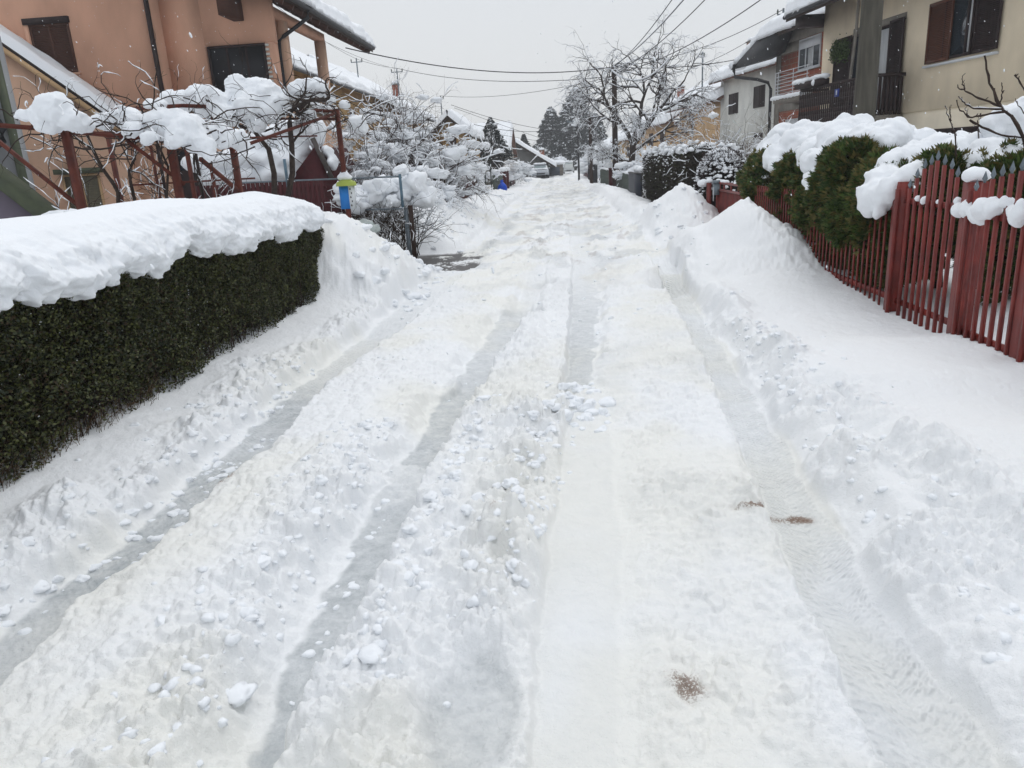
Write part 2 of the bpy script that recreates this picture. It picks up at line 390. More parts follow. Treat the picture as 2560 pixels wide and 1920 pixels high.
    z += soften*(.034*bil(5.5, 90)+.016*bil(12, 91)*(.4+patch)+.008*bil(25, 92)*sm(y, 16, 8)*(.3+patch)+.003*bil(52, 93)*sm(y, 7, 3.5)*(.3+patch))
    z += (soften > 0)*np.clip(soften-cr, 0, 1)*(.9*c3+1.0*c4+.9*c5)*(.35+patch)
    # frozen pancake crust on the slab between the last two lanes
    pc = clods(x, y*.7, .05, .55, 98, .35); z += mE*near*(1-wet)*np.minimum(pc, .007)*1.6*(.3+sm(fbm(x*2.5, y*2, 3, 99), -.2, .3))

    und = fbm(x*3.1, y*3.1, 3, 36); z += .012*und*(1-wet)
    # stains: brown earth showing through
    dirt = np.zeros_like(x)
    def stain(cx, cy, rx, ry, a, sd):
        nonlocal dirt
        d = ((x-cx)/rx)**2+((y-cy)/ry)**2
        k = np.exp(-d)*a+.35*fbm(x*14, y*14, 4, sd)*np.exp(-d*.5)
        dirt = np.maximum(dirt, sm(k, .1, 1.15)*np.clip(a, 0, 1.1))
    for q in STAINS: stain(*q)
    dirt = np.maximum(dirt, .62*far*sm(fbm(x*3.2, y*1.1, 4, 82), .16, .42)*(np.abs(x-.2) < 1.3)*(1-sm(y, 60, 90))*(1-dv))
    tint = .95*sm(fbm(x*1.1, y*.8, 4, 40)+.22*near+.34*far*(np.abs(x) < 1.7)+.08*sm(z, .18, .08), .05, .6)*(1-sm(np.abs(x), 2.2, 2.9))
    tint = tint*(1-.9*mR)*(1-.5*sm(y, 60, 110))
    tint = np.maximum(tint, .7*sm(p1, .1, .5)*sm(fbm(x*2, y*2, 3, 41), -.1, .4))
    asph = dv*sm(.034-z+.008*fine, 0, .01)
    fl = sm(y, 60, 200); z = z*(1-fl)+fl*.12
    return z, wet, tread, tu, dirt, tint, asph
STAINS = [(.36, 2.03, .085, .085, .95, 60), (.33, 2.17, .05, .03, .6, 61), (.30, 1.95, .04, .04, .7, 71), (.40, 2.0, .05, .03, .7, 62), (.24, 1.81, .03, .03, .5, 63), (.31, 1.81, .025, .02, .5, 91), (.90, 3.30, .12, .05, 1.1, 64), (1.10, 3.28, .09, .055, 1.3, 65), (1.0, 3.28, .12, .045, 1.0, 72), (.72, 3.32, .07, .05, .5, 92),
          (-1.93, 3.72, .06, .13, 1.3, 66), (-.95, 2.78, .05, .06, .6, 67), (.16, 5.75, .06, .2, .35, 68), (-.12, 4.65, .04, .07, .8, 69), (-.33, 2.96, .03, .06, .8, 70), (-1.12, 2.75, .05, .04, .4, 73), (-.25, 3.5, .04, .05, .5, 93), (-2.05, 3.1, .08, .2, .4, 94), (-2.12, 2.6, .06, .1, .45, 95),
          (-.02, 4.4, .04, .05, .7, 74), (-2.55, 11.0, .15, .2, .45, 75), (-.3, 10.6, .1, .1, .4, 76), (-1.2, 17, .3, .5, .35, 77), (.5, 20, .3, .6, .35, 78), (1.2, 24, .3, .8, .3, 79), (.9, 13.5, .12, .15, .35, 80), (1.12, 2.3, .03, .03, .3, 81), (1.37, 9.65, .1, .2, .4, 83)]
GZ, wet, tread, tu, dirt, tint, asph = terrain(GX, GY)
nr, nc = GX.shape
idx = np.arange(nr*nc).reshape(nr, nc)
f = np.stack([idx[:-1, :-1], idx[:-1, 1:], idx[1:, 1:], idx[1:, :-1]], -1).reshape(-1, 4)
def ground_mat():
    m, N, L, P = newmat('street_snow')
    def at(n):
        a = N.new('ShaderNodeAttribute'); a.attribute_name = n; return a.outputs['Fac']
    def mixc(f_, a, b):
        x = N.new('ShaderNodeMix'); x.data_type = 'RGBA'
        L.new(f_, x.inputs[0])
        for s_, v in ((6, a), (7, b)):
            if isinstance(v, tuple): x.inputs[s_].default_value = (*v, 1)
            else: L.new(v, x.inputs[s_])
        return x.outputs[2]
    def mth(op, a, b=None, c=None):
        x = N.new('ShaderNodeMath'); x.operation = op
        for i, v in enumerate((a, b, c)):
            if v is None: continue
            if isinstance(v, (int, float)): x.inputs[i].default_value = v
            else: L.new(v, x.inputs[i])
        return x.outputs[0]
    tc = N.new('ShaderNodeTexCoord')
    def noise(sc, det=4, ro=.55, vec=None):
        n = N.new('ShaderNodeTexNoise'); n.inputs['Scale'].default_value = sc; n.inputs['Detail'].default_value = det; n.inputs['Roughness'].default_value = ro
        L.new(vec or tc.outputs['Object'], n.inputs[0]); return n.outputs[0]
    c = mixc(at('tint'), (.885, .90, .912), (.86, .858, .815))
    wetn = mth('MULTIPLY', at('wet'), mth('MULTIPLY_ADD', noise(11, 6, .75), 2.2, -.22))
    wetn = mth('MINIMUM', mth('MAXIMUM', wetn, 0), 1)
    c = mixc(wetn, c, (.44, .47, .485))
    dn = mth('MULTIPLY', at('dirt'), mth('GREATER_THAN', mth('MULTIPLY_ADD', at('dirt'), .22, noise(115, 5, .75)), .655))
    c = mixc(mth('MULTIPLY', mth('ADD', mth('MULTIPLY', at('dirt'), .20), mth('MULTIPLY', dn, .8)), .9), c, (.20, .125, .085))
    an = mixc(noise(90, 4), (.05, .05, .052), (.16, .155, .15))
    c = mixc(mth('MULTIPLY', at('asph'), mth('GREATER_THAN', mth('MULTIPLY_ADD', at('asph'), .5, noise(11, 5, .7)), .52)), c, an)
    L.new(c, P.inputs['Base Color'])
    ro = mth('SUBTRACT', .68, mth('MULTIPLY', at('wet'), .5)); L.new(ro, P.inputs['Roughness'])
    P.inputs['Specular IOR Level'].default_value = .3
    # bump: grain everywhere, tyre tread in the ruts
    sx = N.new('ShaderNodeSeparateXYZ'); L.new(tc.outputs['Object'], sx.inputs[0])
    tua = mth('ABSOLUTE', at('tu'))
    ph = mth('ADD', mth('MULTIPLY', sx.outputs['Y'], 155.), mth('MULTIPLY', tua, -150.))
    ph = mth('ADD', ph, mth('MULTIPLY', noise(7, 2), 5.))
    st = mth('MULTIPLY', mth('SINE', ph), mth('MULTIPLY', at('tread'), mth('MULTIPLY_ADD', noise(5, 2), 2.2, -.5)))
    groove = mth('MULTIPLY', mth('SINE', mth('MULTIPLY', at('tu'), 130.)), mth('MULTIPLY', at('tread'), .6))
    h = mth('MULTIPLY_ADD', noise(38, 6, .7), .9, mth('MULTIPLY', mth('ADD', st, groove), .42))
    h = mth('ADD', h, mth('MULTIPLY', noise(160, 3, .6), .25))
    b = N.new('ShaderNodeBump'); b.inputs['Strength'].default_value = .65; b.inputs['Distance'].default_value = .02
    L.new(h, b.inputs['Height']); L.new(b.outputs[0], P.inputs['Normal'])
    return m
GM = ground_mat()
g_ = MB(); g_.add(np.c_[GX.ravel(), GY.ravel(), GZ.ravel()], f)
ground = g_.build('snowy_street', GM, None, smooth=True, origin=(0, 0, 0)); tag(ground, kind='structure')
for nm, arr in (('wet', wet), ('tread', tread), ('tu', tu), ('dirt', dirt), ('tint', tint), ('asph', asph)):
    a = ground.data.attributes.new(nm, 'FLOAT', 'POINT'); a.data.foreach_set('value', arr.astype(np.float32).ravel())
def gz(x, y):
    return float(terrain(np.array([[float(x)]]), np.array([[float(y)]]))[0][0, 0])
# snow behind the photographer and far to the sides
q = MB(); q.box((-900, -60, -.4), (900, 900, -.12)); o = q.build('ground', SNOW, None); tag(o, kind='structure')
# ------------------------------------------------------------------ shared materials
M_RED = mat('red_paint', (.23, .028, .019), (.12, .017, .014), .42, 5, .15, 90, spec=.4)
M_RUST = mat('rusty_steel', (.14, .036, .022), (.08, .022, .016), .6, 9, .3, 60)
M_MAROON = mat('maroon_paint', (.07, .011, .014), (.05, .008, .01), .6, 6)
M_GREENP = mat('grey_green_paint', (.06, .085, .07), (.09, .10, .085), .6, 5)
M_BARK = mat('dark_bark', (.030, .021, .018), (.065, .048, .040), .9, 20, .6, 70)
M_TWIG = mat('twig', (.065, .043, .034), (.035, .025, .022), .9, 8)
M_TWIG2 = mat('tan_twig', (.16, .105, .06), (.09, .06, .04), .9, 8)
M_LEAFH = mat('privet_leaf', (.014, .022, .007), (.085, .092, .026), .5, 2.6, island=1.2, spec=.35)
M_LEAFR = mat('bronze_leaf', (.05, .03, .012), (.028, .032, .012), .55, 3, island=1.0, spec=.35)
M_THUJA = mat('thuja_needles', (.022, .050, .012), (.085, .13, .028), .6, 3.5, island=.9, spec=.25)
M_THUJB = mat('thuja_tips', (.09, .085, .025), (.15, .125, .038), .6, 3.5, island=.9, spec=.2)
M_DARKHEDGE = mat('dark_needles', (.045, .032, .028), (.026, .026, .018), .8, 4, island=.8)
M_FARNEEDLE = mat('spruce_needles', (.016, .024, .022), (.035, .045, .042), .8, 2, island=.8)
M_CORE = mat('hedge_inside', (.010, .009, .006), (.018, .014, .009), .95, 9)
M_CONC = mat('concrete', (.10, .092, .075), (.06, .056, .046), .85, 5, .5, 80, streak=(3, 3, .4))
M_STEEL = mat('grey_steel', (.20, .24, .27), (.13, .15, .17), .5, 6, metal=.3)
M_BLUEPIPE = mat('blue_pipe', (.12, .20, .26), (.09, .14, .18), .5, 6)
M_BLACK = mat('black_metal', (.02, .02, .022), (.03, .03, .034), .5, 6)
M_WIRE = mat('cable', (.045, .047, .055), (.035, .035, .04), .6, 6)
M_WOODPOLE = mat('tarred_wood', (.035, .022, .018), (.055, .035, .028), .85, 9, .5, 60, streak=(6, 6, .6))
M_GLASS = mat('dark_glass', (.02, .026, .034), (.035, .045, .055), .08, 1.5, spec=.7)
M_WHITEP = mat('white_frame', (.62, .64, .66), (.55, .57, .60), .45, 4)

def scatter_cards(n_mb, P, D, Nn, ln, wd, fold=.25):
    """leaf = two triangles folded on the midrib; P base, D direction, Nn side vector"""
    D = D/np.linalg.norm(D, axis=1)[:, None]; Sd = np.cross(D, Nn); Sd /= np.linalg.norm(Sd, axis=1)[:, None]+1e-9
    U = np.cross(Sd, D); L_ = ln[:, None]; W_ = wd[:, None]
    v = np.stack([P, P+D*L_*.5+Sd*W_*.5+U*L_*fold*.5, P+D*L_, P+D*L_*.5-Sd*W_*.5+U*L_*fold*.5], 1)
    i = np.arange(len(P))[:, None]*4
    n_mb.add(v.reshape(-1, 3), i+np.array([[0, 1, 2, 3]]))
def rnd_dirs(rng, n, bias=(0, 0, 0)):
    d = rng.normal(size=(n, 3))+np.array(bias); return d/np.linalg.norm(d, axis=1)[:, None]

# ------------------------------------------------------------------ branching plants
def grow(rng, p, d, L, r, lev, spec, out):
    """spec per level: (segments, wander, lift, children, spread, length ratio)"""
    ns, wa, lift, nch, spr, lr = spec[lev]
    pts = [np.array(p, float)]; d = np.array(d, float)/np.linalg.norm(d); dirs = [d]
    for i in range(ns):
        d = d+rng.normal(0, wa, 3)+np.array([0, 0, lift]); d /= np.linalg.norm(d)
        pts.append(pts[-1]+d*L/ns); dirs.append(d)
    rr = np.linspace(r, r*(.55 if lev+1 < len(spec) else .35), ns+1)
    out.append((np.array(pts), rr, lev))
    if lev+1 < len(spec):
        for k in range(nch):
            t_ = rng.uniform(.25 if lev else .45, 1.0) if k else 1.0
            i = min(ns, int(round(t_*ns))); dd = dirs[i]
            s_ = rng.normal(size=3); s_ -= s_.dot(dd)*dd; s_ /= np.linalg.norm(s_)
            sp = spr*rng.uniform(.6, 1.2)*(.5 if k == 0 else 1)
            grow(rng, pts[i], dd*math.cos(sp)+s_*math.sin(sp), L*lr*rng.uniform(.7, 1.2), max(rr[i]*.72, .002), lev+1, spec, out)
    return out
def snow_on(mb, polys, rng, base=.012, k=.9, keep=.85, minlev=0, lump=.5, maxr=.07):
    for pts, rr, lev in polys:
        if lev < minlev or rng.random() > keep: continue
        t_ = np.gradient(pts, axis=0); L = np.linalg.norm(t_, axis=1)+1e-9; hz = np.sqrt(np.clip(1-(t_[:, 2]/L)**2, 0, 1))
        s_ = np.minimum((base+k*rr), maxr)*(.25+.75*hz)*(1+lump*rng.uniform(-1, 1, len(pts)))
        q = pts.copy(); q[:, 2] += rr*.7+s_*.45
        s_[0] *= .5; s_[-1] *= .6
        mb.tube(q, s_, 5, .85)
def plant(name, loc, label, cat, polys, rng, mtw, group=None, sn=dict(), sides=4, trunk_levels=1, trunk='trunk', twig='branches', extra_snow=None, mtr=None):
    t_ = thing(name, loc, label, cat, group)
    a, b, s_ = MB(), MB(), MB()
    for pts, rr, lev in polys:
        (a if lev < trunk_levels else b).tube(pts, rr, 6 if lev < trunk_levels else (4 if lev < 3 else 3))
    if a.v: a.build(trunk, mtr or M_BARK, t_, smooth=True, world=True)
    if b.v: b.build(twig, mtw, t_, world=True)
    if sn is not None: snow_on(s_, polys, rng, **sn)
    if extra_snow: blobs(s_, extra_snow, 3, .75, 5)
    if s_.v: s_.build('snow', SNOW, t_, smooth=True, world=True)
    return t_

# ------------------------------------------------------------------ left: clipped hedge with its snow loaf
def hedge_left():
    rng = np.random.default_rng(1)
    t_ = thing('clipped_hedge', (-3.45, 5, .2), 'long clipped dark green hedge with a thick smooth loaf of snow lying along its top', 'hedge')
    y0, y1, xf, xb, zt = -1.5, 9.35, -3.0, -3.85, 1.22
    zb = lambda y: np.interp(y, [0, 3.4, 9], [.2, .26, .26])
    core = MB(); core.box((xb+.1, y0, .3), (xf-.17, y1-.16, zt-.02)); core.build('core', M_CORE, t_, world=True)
    # leaves on the street face, the end and some depth
    for nm, m, n in (('foliage', M_LEAFH, 150000), ('old_leaves', M_LEAFR, 42000)):
        mb = MB(); y = y0+(y1-y0)*rng.random(n)**.8; z = .15+(zt-.13)*rng.random(n)**.85
        bump = .05*n2(y*2.2, z*2.2, 3)+.035*n2(y*6, z*6, 4)+.02*n2(y*14, z*14, 6)
        dep = rng.exponential(.055, n); x = xf+bump-dep+.02
        thin = sm(z, .32, .55)+.35+.5*n2(y*1.6, z*3, 8)*(z < .6)
        k = rng.random(n) < np.clip(thin, .12, 1)
        # round the end
        e = n//7; x[:e] = xf-.85*rng.random(e); y[:e] = y1-rng.exponential(.05, e)+.03*n2(x[:e]*4, z[:e]*4, 5)
        P_ = np.c_[x, y, z][k]; c = len(P_)
        D = rnd_dirs(rng, c, (.55, .15, .35)); N_ = rnd_dirs(rng, c, (.6, 0, .5))
        ln = rng.uniform(.014, .032, c)
        scatter_cards(mb, P_, D, N_, ln, ln*.62); mb.build(nm, m, t_, world=True)
    # bare stems seen low down, long grass at the near foot
    sp_ = MB(); blobs(sp_, [(xf-rng.uniform(.0, .06), y, z, s_, s_, s_*.7) for y, z, s_ in zip(rng.uniform(2.6, 6.5, 420), rng.uniform(.3, 1.15, 420), rng.uniform(.002, .006, 420))], 1, .5, 3); sp_.build('snow_specks', SNOW, t_, world=True)
    st = MB()
    for i in range(620):
        y = rng.uniform(y0, y1-.1); x = xf-rng.uniform(.01, .14); z = .12
        h_ = rng.uniform(.35, .95)
        p = np.array([[x, y, z], [x+rng.normal(0, .03), y+rng.normal(0, .05), z+h_*.5], [x+rng.normal(0, .04), y+rng.normal(0, .1), z+h_]])
        st.tube(p, [.005, .004, .002], 3)
    st.build('stems', M_TWIG, t_, world=True)
    gr = MB()
    for i in range(420):
        y = rng.uniform(2.8, 5.0); x = xf+rng.uniform(-.12, .05); a = rng.uniform(-.6, .6); h_ = rng.uniform(.12, .34)
        s_ = np.linspace(0, 1, 5)
        p = np.c_[x+.10*rng.uniform(.2, 1)*s_**2*h_/.2, y+math.sin(a)*h_*s_, .2+h_*(s_-.45*s_**2*rng.uniform(.2, 1.4))]
        gr.tube(p, np.linspace(.0022, .0008, 5), 3)
    gr.build('dry_grass', M_TWIG2, t_, world=True)
    # snow loaf: profile swept along y
    ny, npf = 1000, 120
    Y = np.linspace(y0-.1, y1+.10, ny)[:, None]*np.ones((1, npf)); tt = np.linspace(0, 1, npf)[None]*np.ones((ny, 1))
    hem = 1.13+.07*n2(Y*.7, Y*0, 11)+.06*n2(Y*2.1, Y*0, 12)+.035*n2(Y*6.5, Y*0, 13)+.02*n2(Y*17, Y*0, 14)
    hem += .02+.10*sm(Y, 5.2, 3.6)
    bul = .085+.04*n2(Y*1.3, Y*0, 15)+.02*n2(Y*4, Y*0, 16)-.03*sm(Y, 5, 3.5)
    top = 1.60+.03*n2(Y*.8, Y*0, 17)-.12*sm(Y, 8.3, 9.45)-.05*np.exp(-((Y-4.1)/.15)**2)
    kx = [0, .10, .22, .36, .5, .7, .85, 1.0]
    px = [-3.06, -2.99, -2.925, -2.98, -3.10, -3.42, -3.75, -3.95]
    pz = [0, .03, .28, .62, .86, 1.0, .93, .35]
    X = np.interp(tt, kx, px)+bul*np.interp(tt, kx, [0, .6, 1, .7, .2, 0, 0, 0])
    Z = hem*1.0+(top-hem)*np.interp(tt, kx, pz)
    # thicken under the hem: first column tucked in
    X = np.where(tt < .03, -3.12, X); Z = np.where(tt < .03, hem+.04, Z)
    Pn = np.c_[X.ravel(), Y.ravel(), Z.ravel()]
    amp = np.interp(tt, [0, .1, .3, .5, .62, 1], [.05, .09, .075, .03, .01, .02]).ravel()
    c_ = clods(Y.ravel()+.3*Z.ravel(), Z.ravel()*1.1+X.ravel()*.6, .15, .9, 21)+.8*clods(Y.ravel(), Z.ravel()+X.ravel()*.5, .07, .8, 22)
    d_ = amp*(fbm3(Pn, 6, 5, 23)*1.0)+amp*4.2*(c_-.03)+amp*(4.5*clods(Y.ravel()*1.0, Z.ravel()*1.2+X.ravel()*.5, .038, .8, 25)+.35*fbm3(Pn, 22, 3, 26))
    X = X.ravel()+d_*np.interp(tt, [0, .35, .6, 1], [1, .9, .1, -.4]).ravel(); Z = Z.ravel()+d_*np.interp(tt, [0, .15, .5, 1], [-.9, -.2, .6, .6]).ravel()
    # soft undulation, ends rounded
    Yv = Y.ravel(); en = sm(Yv, y1-.25, y1+.12); cx, cz = -3.45, 1.30
    X = X+(cx-X)*en*.8; Z = Z+(cz-Z)*en*.8
    mb = MB(); ix = np.arange(ny*npf).reshape(ny, npf)
    mb.add(np.c_[X, Yv, Z], np.stack([ix[:-1, :-1], ix[1:, :-1], ix[1:, 1:], ix[:-1, 1:]], -1).reshape(-1, 4))
    mb.build('snow_cap', SNOW, t_, smooth=True, world=True)
hedge_left()

# ------------------------------------------------------------------ right: red picket fence along the pavement
FX = 3.15
SPEAR = lambda mb, x, y, z: mb.tube([(x, y, z), (x, y, z+.012), (x, y, z+.03), (x, y, z+.085)], [.008, .011, .021, .001], 4)
def post(mb, x, y, z0, z1, w):
    mb.box((x-w/2, y-w/2, z0), (x+w/2, y+w/2, z1))
def fence_right():
    rng = np.random.default_rng(2)
    t_ = thing('picket_fence', (FX, 9.8, .1), 'dark red metal picket fence panel half hidden behind the drooping snowy thujas', 'fence')
    for z in (.33, 1.17): r = MB(); r.beam((FX, 7.3, z), (FX, 12.35, z-.02), .035, .05); r.build('rail', M_RED, t_, world=True)
    pk = MB(); y = 7.42
    while y < 12.3:
        pk = MB(); pk.box((FX-.032, y-.010, .08), (FX-.014, y+.010, 1.22)); y += .118; pk.build('picket', M_RED, t_, world=True)
    g_ = thing('fence_gate', (FX, 6.6, .1), 'dark red picket gate with an arched row of spear-tipped bars beside the big post', 'gate')
    
    for z in (1.235, .32): r = MB(); r.beam((FX, 6.10, z), (FX, 7.1, z), .03, .045); r.build('rail', M_RED, g_, world=True)
    tops = [(6.98, 1.35), (6.86, 1.44), (6.74, 1.52), (6.63, 1.55), (6.53, 1.585), (6.41, 1.55), (6.29, 1.52), (6.19, 1.46)]
    pk, sp = MB(), MB()
    for y, z in tops:
        pk, sp = MB(), MB(); pk.box((FX-.04, y-.013, .16), (FX-.014, y+.013, z)); SPEAR(sp, FX-.027, y, z)
        k_ = pk.build('picket', M_RED, g_, world=True); sp.build('spear_tip', M_STEEL, k_, world=True)
    for y, z1, wd, lb in ((7.2, 1.40, .115, 'broad dark red steel gate post at the end of the thuja fence'),
                          (5.985, 1.43, .125, 'dark red steel gate post wearing a round cap of snow'),
                          (5.12, 1.33, .13, 'dark red steel post at the near end of the fence, cut by the picture edge')):
        t2 = thing('gate_post', (FX, y, .05), lb, 'post')
        b = MB(); post(b, FX+.01, y, .05, z1, wd); b.build('post', M_RED, t2, world=True)
        b = MB(); b.box((FX-.07-.012, y-wd/2-.035, .1), (FX-.05, y-wd/2-.004, z1-.06)); b.build('hinge_bar', M_RED, t2, world=True)
        if y < 7: snowmass('snow_cap', [(FX+.01, y, z1+.045, .10, .10, .065), (FX, y+.02, z1+.06, .07, .08, .05)], .015, t2, .012, 14)
    t3 = thing('wicket_gate', (FX, 5.5, .1), 'dark red picket gate leaf at the right edge with heaps of snow on its rail', 'gate')
    
    for z in (1.20, .3): r = MB(); r.beam((FX-.02, 5.2, z), (FX-.02, 5.92, z), .03, .05); r.build('rail', M_RED, t3, world=True)
    pk, sp = MB(), MB()
    for y, z in ((5.86, 1.37), (5.76, 1.43), (5.66, 1.46), (5.55, 1.48), (5.44, 1.50), (5.33, 1.52), (5.22, 1.52)):
        pk, sp = MB(), MB(); pk.box((FX-.062, y-.013, .14), (FX-.036, y+.013, z)); SPEAR(sp, FX-.049, y, z)
        k_ = pk.build('picket', M_RED, t3, world=True); sp.build('spear_tip', M_STEEL, k_, world=True)
    snowmass('snow', [(3.10, 6.06, 1.21, .06), (3.1, 5.93, 1.24, .07), (3.1, 5.80, 1.21, .07), (3.08, 5.68, 1.25, .085), (3.08, 5.56, 1.27, .075), (3.1, 5.46, 1.31, .05), (3.1, 5.72, 1.18, .05), (3.08, 5.24, 1.24, .08), (3.07, 5.22, 1.30, .05), (3.1, 5.36, 1.25, .05)], .014, t3, .02, 12)
    snowmass('snow', [(3.12, 6.80, 1.27, .03), (3.12, 6.69, 1.26, .035), (3.12, 6.44, 1.265, .022), (3.12, 6.13, 1.28, .035), (3.12, 6.72, 1.25, .02)], .01, g_, .01, 20)
    # nearer run of the fence beyond the picture edge
    t4 = thing('picket_fence', (FX, 4, .1), 'dark red picket fence run nearest the photographer at the right edge', 'fence')
    pk = MB(); y = 5.0
    while y > 2.6: pk = MB(); pk.box((FX-.05, y-.013, .1), (FX-.024, y+.013, 1.45)); y -= .11; pk.build('picket', M_RED, t4, world=True)
    r = MB(); r.beam((FX, 2.6, 1.2), (FX, 5.05, 1.2), .03, .045); r.build('rail', M_RED, t4, world=True)
fence_right()

def gate_far():
    t_ = thing('sliding_gate', (3.35, 14.3, .1), 'dark red sheet metal driveway gate with snow along its open top rail', 'gate')
    x = 3.35; b = MB(); b.box((x, 12.5, .12), (x+.03, 16.2, .98)); b.build('panel', M_RED, t_, world=True)
    p = MB()
    for i in range(36): p.box((x-.012, 12.52+i*.104, .12), (x-.001, 12.52+i*.104+.03 if i % 9 else 12.52+i*.104+.045, .985))
    p.build('ribs', M_RED, t_, world=True)
    r = MB(); r.beam((x, 12.4, 1.0), (x, 16.3, 1.0), .045, .04); r.beam((x, 12.4, 1.14), (x, 16.3, 1.14), .045, .04)
    for y in np.arange(12.5, 16.3, .62): r.beam((x, y, 1.0), (x, y, 1.14), .03, .03)
    r.build('frame', M_RED, t_, world=True)
    snowmass('snow', [(x+.02, y, 1.175, .05, .16, .04) for y in (12.8, 13.1, 14.6, 15.5, 15.75)], .02, t_, .015, 10)
    t2 = thing('gate_post', (3.28, 16.7, .05), 'slim dark red post at the far end of the driveway gate', 'post')
    b = MB(); b.box((3.2, 16.55, .05), (3.29, 16.64, 1.13)); b.build('post', M_RED, t2, world=True)
    b = MB(); b.box((3.36, 16.35, .05), (3.44, 16.43, 1.12)); b.build('post', M_RED, t2, world=True)
    snowmass('snow_cap', [(3.25, 16.6, 1.17, .08, .08, .06), (3.13, 16.75, 1.12, .12, .12, .09), (3.4, 16.4, 1.16, .07, .07, .06)], .02, t2, .02, 10)
    t3 = thing('mailbox', (3.3, 16.1, .8), 'small grey metal letter box hung on the gate post', 'letter box')
    b = MB(); b.box((3.24, 15.98, .90), (3.345, 16.2, 1.14)); b.build('box', M_STEEL, t3, world=True)
    b = MB(); b.prism([(15.96, 1.14), (16.22, 1.14), (16.09, 1.20)], 0, 3.22, 3.36); b.build('lid', M_STEEL, t3, world=True)
    b = MB(); b.box((3.228, 16.02, .78), (3.236, 16.08, 1.06)); b.build('newspaper_flap', M_WHITEP, t3, world=True)
gate_far()

# ------------------------------------------------------------------ thujas behind the red fence
def thuja(cx, cy, lobes, label, snow, n=16000, seed=0):
    rng = np.random.default_rng(seed); t_ = thing('thuja', (cx, cy, .1), label, 'evergreen shrub', 'thujas behind the red fence')
    tr = MB(); tr.tube([(cx+.25, cy, 0), (cx+.2, cy+.05, .7), (cx+.1, cy, 1.3)], [.05, .04, .02], 7); tr.build('trunk', M_BARK, t_, world=True)
    tot = sum(l[3]*l[4]*l[5] for l in lobes)**1.0
    for nm, m, fr in (('foliage', M_THUJA, 1.15), ('tips', M_THUJB, .4)):
        mb = MB()
        for (x, y, z, rx, ry, rz) in lobes:
            if z < 1.0: x = max(x, 3.22+rx); z = z+.12
            k = int(n*fr*(rx*ry*rz/tot)**.8/len(lobes)**.2)
            # sprays: each a fan of small scales
            d = rnd_dirs(rng, k); rad = rng.uniform(.72, 1.06, k)**.6*(1+.18*fbm3(d*2+cx, 1.6, 3, seed))
            if nm == 'tips': rad *= 1.05
            rad *= 1+.3*n2(d[:, 1]*4+x, d[:, 2]*5+y, seed); c = np.array([x, y, z])+d*rad[:, None]*np.array([rx, ry, rz])
            out = d*np.array([1, 1, .6])+np.array([-.25, 0, .25])+rng.normal(0, .35, (k, 3)); out /= np.linalg.norm(out, axis=1)[:, None]
            nn = np.cross(out, rnd_dirs(rng, k)); nn /= np.linalg.norm(nn, axis=1)[:, None]; sd = np.cross(out, nn)
            for a in (-.7, -.35, 0, .35, .7):
                dd = out*math.cos(a)+sd*math.sin(a); ln = rng.uniform(.045, .10, k)*(1-.3*abs(a))
                scatter_cards(mb, c+dd*.006, dd, nn, ln, ln*.26, .12)
        mb.build(nm, m, t_, world=True)
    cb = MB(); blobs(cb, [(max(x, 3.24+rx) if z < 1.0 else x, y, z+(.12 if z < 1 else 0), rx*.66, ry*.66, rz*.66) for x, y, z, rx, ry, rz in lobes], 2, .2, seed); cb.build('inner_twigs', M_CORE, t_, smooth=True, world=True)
    if snow: snowmass('snow', snow, .028, t_, .05, 7, seed=seed)
    return t_
thuja(3.8, 12.7, [(3.65, 13.4, 1.15, .38, .65, .5), (3.5, 12.5, 1.05, .4, .55, .55), (3.5, 11.9, .72, .35, .4, .42), (3.75, 13.0, 1.45, .35, .6, .3)],
      'farthest thuja of the row, under lumpy snow next to the driveway gate',
      [(3.95, 14.4, 1.74, .30), (4.0, 13.95, 1.84, .34), (4.1, 13.2, 1.82, .36), (4.1, 12.4, 1.80, .36), (3.65, 13.7, 1.58, .22), (3.35, 11.98, 1.52, .13), (3.4, 12.2, 1.62, .2), (3.5, 13.85, 1.48, .13), (3.7, 12.2, 1.72, .3), (3.45, 13.2, 1.25, .1), (3.3, 12.3, 1.28, .09), (3.6, 12.9, 1.7, .25)], 15000, 31)
thuja(3.7, 10.7, [(3.5, 11.1, 1.15, .36, .5, .5), (3.35, 10.5, .9, .33, .42, .55), (3.6, 10.3, 1.3, .4, .5, .35), (3.2, 10.25, .45, .2, .35, .3), (3.25, 10.9, .6, .2, .3, .4), (3.2, 9.8, 1.0, .16, .35, .25)],
      'middle thuja with a hanging tongue of snow, its green sprays poking through the red pickets',
      [(4.1, 11.5, 1.80, .36), (4.1, 10.8, 1.83, .30), (3.7, 10.9, 1.72, .30), (3.4, 10.4, 1.66, .25), (3.25, 9.85, 1.52, .19), (3.2, 9.75, 1.58, .17), (3.1, 9.55, 1.36, .12), (3.06, 9.45, 1.25, .07), (3.55, 10.0, 1.75, .26), (3.5, 11.2, 1.6, .18)], 15000, 32)
